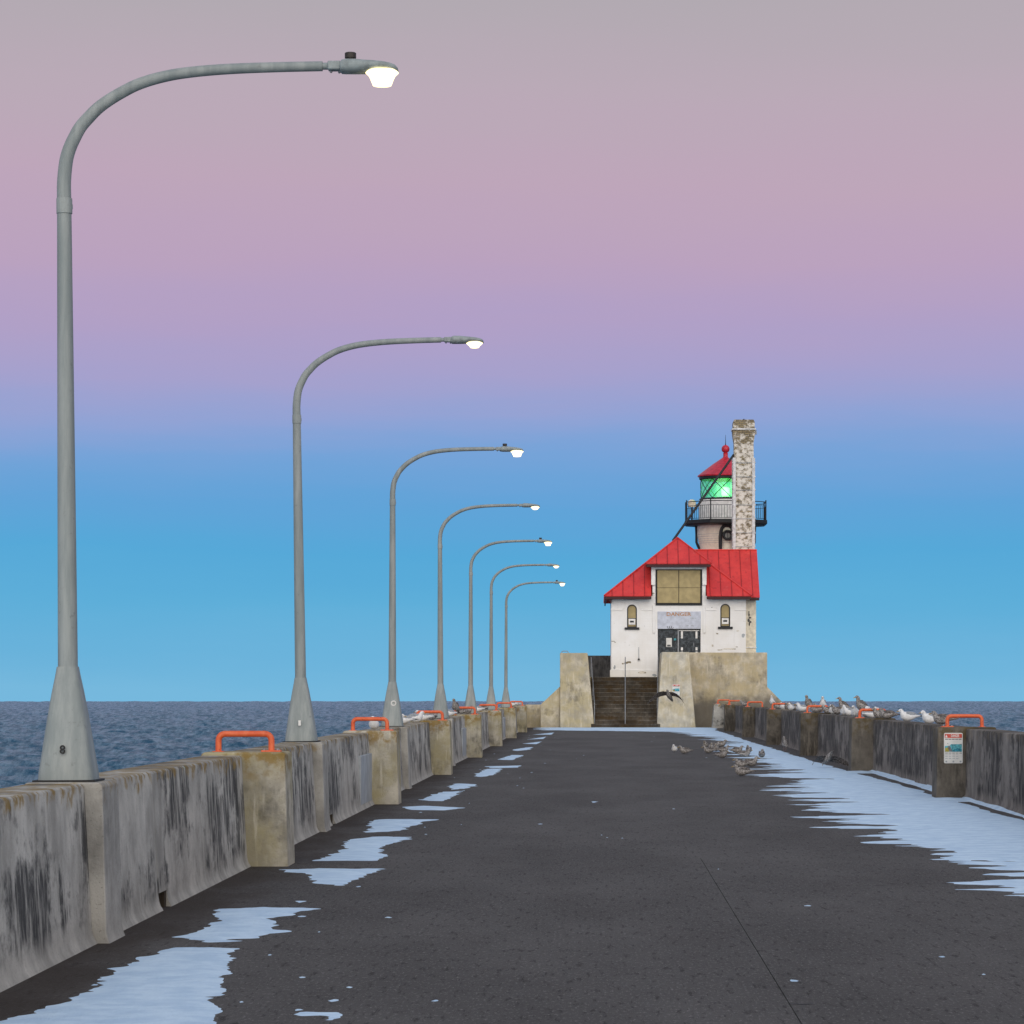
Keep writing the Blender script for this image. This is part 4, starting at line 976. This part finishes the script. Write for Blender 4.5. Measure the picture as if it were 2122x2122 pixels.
# on the gull-crowded parapet: (picture column, offset across the wall top, heading, pose, kind)
GR_ = [(1715, 5.70, 200, 'sit', 'adult'), (1756, 5.68, 205, 'sit', 'adult'), (1779, 5.72, 170, 'sit', 'young'),
       (1643, 5.62, 10, 'sit', 'adult'), (1662, 5.66, 200, 'sit', 'young'), (1676, 5.75, 160, 'sit', 'young'), (1652, 5.80, 260, 'sit', 'adult'),
       (1616, 5.64, 250, 'sit', 'adult'), (1628, 5.74, 200, 'stand', 'young'), (1640, 5.82, 270, 'sit', 'adult'), (1634, 5.70, 90, 'sit', 'adult'),
       (1605, 5.72, 190, 'sit', 'adult'), (1593, 5.63, 265, 'sit', 'adult'), (1594, 5.80, 180, 'stand', 'young'), (1583, 5.72, 200, 'sit', 'young'),
       (1573, 5.66, 240, 'sit', 'adult'), (1564, 5.74, 200, 'sit', 'young'), (1553, 5.70, 255, 'stand', 'adult'), (1541, 5.66, 170, 'sit', 'young'), (1548, 5.8, 190, 'sit', 'young'),
       (1526, 5.66, 250, 'stand', 'young'), (1516, 5.62, 180, 'sit', 'adult'), (1508, 5.7, 260, 'sit', 'adult'), (1500, 5.76, 200, 'sit', 'young'),
       (1493, 5.64, 250, 'sit', 'adult'), (1486, 5.70, 250, 'sit', 'young'), (1478, 5.64, 250, 'sit', 'adult'), (1470, 5.70, 200, 'sit', 'young'),
       (1458, 5.6, 250, 'stand', 'adult'), (1405, 5.6, 180, 'sit', 'young')]
for u, X, hd_, po, kd in GR_:
    Yg = X*F/(u-1130)
    if u == 1715: lb = 'white gull alone on the parapet between two orange rails'
    elif u == 1756: lb = 'white gull beside a brown gull near the pillar with the warning sign'
    elif u == 1779: lb = 'brown gull next to the orange rail above the warning sign'
    elif po == 'stand' and kd == 'adult': lb = 'white gull standing tall above the crowd on the dark parapet'
    elif po == 'stand': lb = 'mottled brown gull standing tall in the crowd on the dark parapet'
    elif kd == 'adult': lb = 'white and grey gull resting in the crowd on the dark parapet'
    else: lb = 'mottled brown gull resting in the crowd on the dark parapet'
    gull(X, Yg, 1.048, hd_+random.uniform(-12, 12), po, kd, lb, 'gulls on the dark parapet', random.uniform(.90, 1.02))
GL_ = [(706, 'sit', 'adult', 265), (737, 'sit', 'adult', 350), (764, 'sit', 'adult', 200), (782, 'sit', 'adult', 10), (801, 'sit', 'adult', 190), (812, 'sit', 'young', 0),
       (848, 'sit', 'adult', 200), (860, 'stand', 'young', 250), (868, 'sit', 'young', 180), (879, 'sit', 'young', 0), (902, 'sit', 'adult', 190), (912, 'sit', 'young', 10), (968, 'sit', 'adult', 180), (976, 'sit', 'adult', 200)]
for u, po, kd, hd_ in GL_:
    X = -3.46; Yg = X*F/(u-1130)
    if min(abs(Yg-y) for y in LAMP_Y) < .5: Yg += 1.0
    lb = 'white and grey gull sitting on the lamp-carrying parapet' if kd == 'adult' else 'mottled brown gull sitting on the lamp-carrying parapet'
    if po == 'stand': lb = 'brown gull standing up on the lamp-carrying parapet'
    gull(X, Yg, 1.018, hd_+random.uniform(-10, 10), po, kd, lb, 'gulls on the lamp parapet', random.uniform(.82, .92))
GD_ = [(1273, 1419, 'sit', 'adult', 255), (1293, 1423, 'sit', 'young', 200), (1332, 1411, 'sit', 'young', 250), (1338, 1422, 'sit', 'young', 190), (1349, 1412, 'sit', 'young', 10), (1351, 1418, 'sit', 'young', 265), (1359, 1410, 'sit', 'young', 355),
       (1342, 1416, 'sit', 'young', 270), (1364, 1421, 'sit', 'young', 20), (1361, 1431, 'sit', 'young', 330), (1390, 1422, 'sit', 'young', 8), (1404, 1429, 'sit', 'young', 8), (1413, 1421, 'sit', 'young', 100), (1437, 1430, 'sit', 'young', 80),
       (1400, 1449, 'sit', 'young', 190), (1415, 1447, 'sit', 'young', 10), (1402, 1465, 'sit', 'young', 185)]
for u, v, po, kd, hd_ in GD_:
    x, y = deck(u, v)
    lb = 'mottled brown gull huddled with others on the deck at the snow edge'
    if u == 1273: lb = 'pale gull facing the walkway, alone on the bare asphalt'
    if u == 1293: lb = 'brown gull crouched on the asphalt beside the pale gull'
    if u == 1437: lb = 'brown gull seen from behind, alone on the snow'
    if u == 1402: lb = 'brown gull crouched on asphalt, farthest from the stairs'
    gull(x, y, .006, hd_, po, kd, lb, 'gulls on the deck', random.uniform(.80, .9))
x, y = deck(1481, 1410)
gull(5.0, 5.0*F/(1481-1130), .012, 100, 'stand', 'young', 'dark gull standing on snow at the foot of the dark parapet', 'gulls on the deck', .85)
# two gulls on the wing
gull(px(1263, 88), 88, pz(1313, 88), 248, 'fly', 'young', 'dark gull gliding with spread wings in front of the stairs', 'flying gulls', .98, (R(-6), R(-34)))
gull(px(1562, 63), 63, .22, 122, 'fly', 'young', 'brown gull gliding low over the snow beside the parapet', 'flying gulls', .80, (R(4), R(42)))
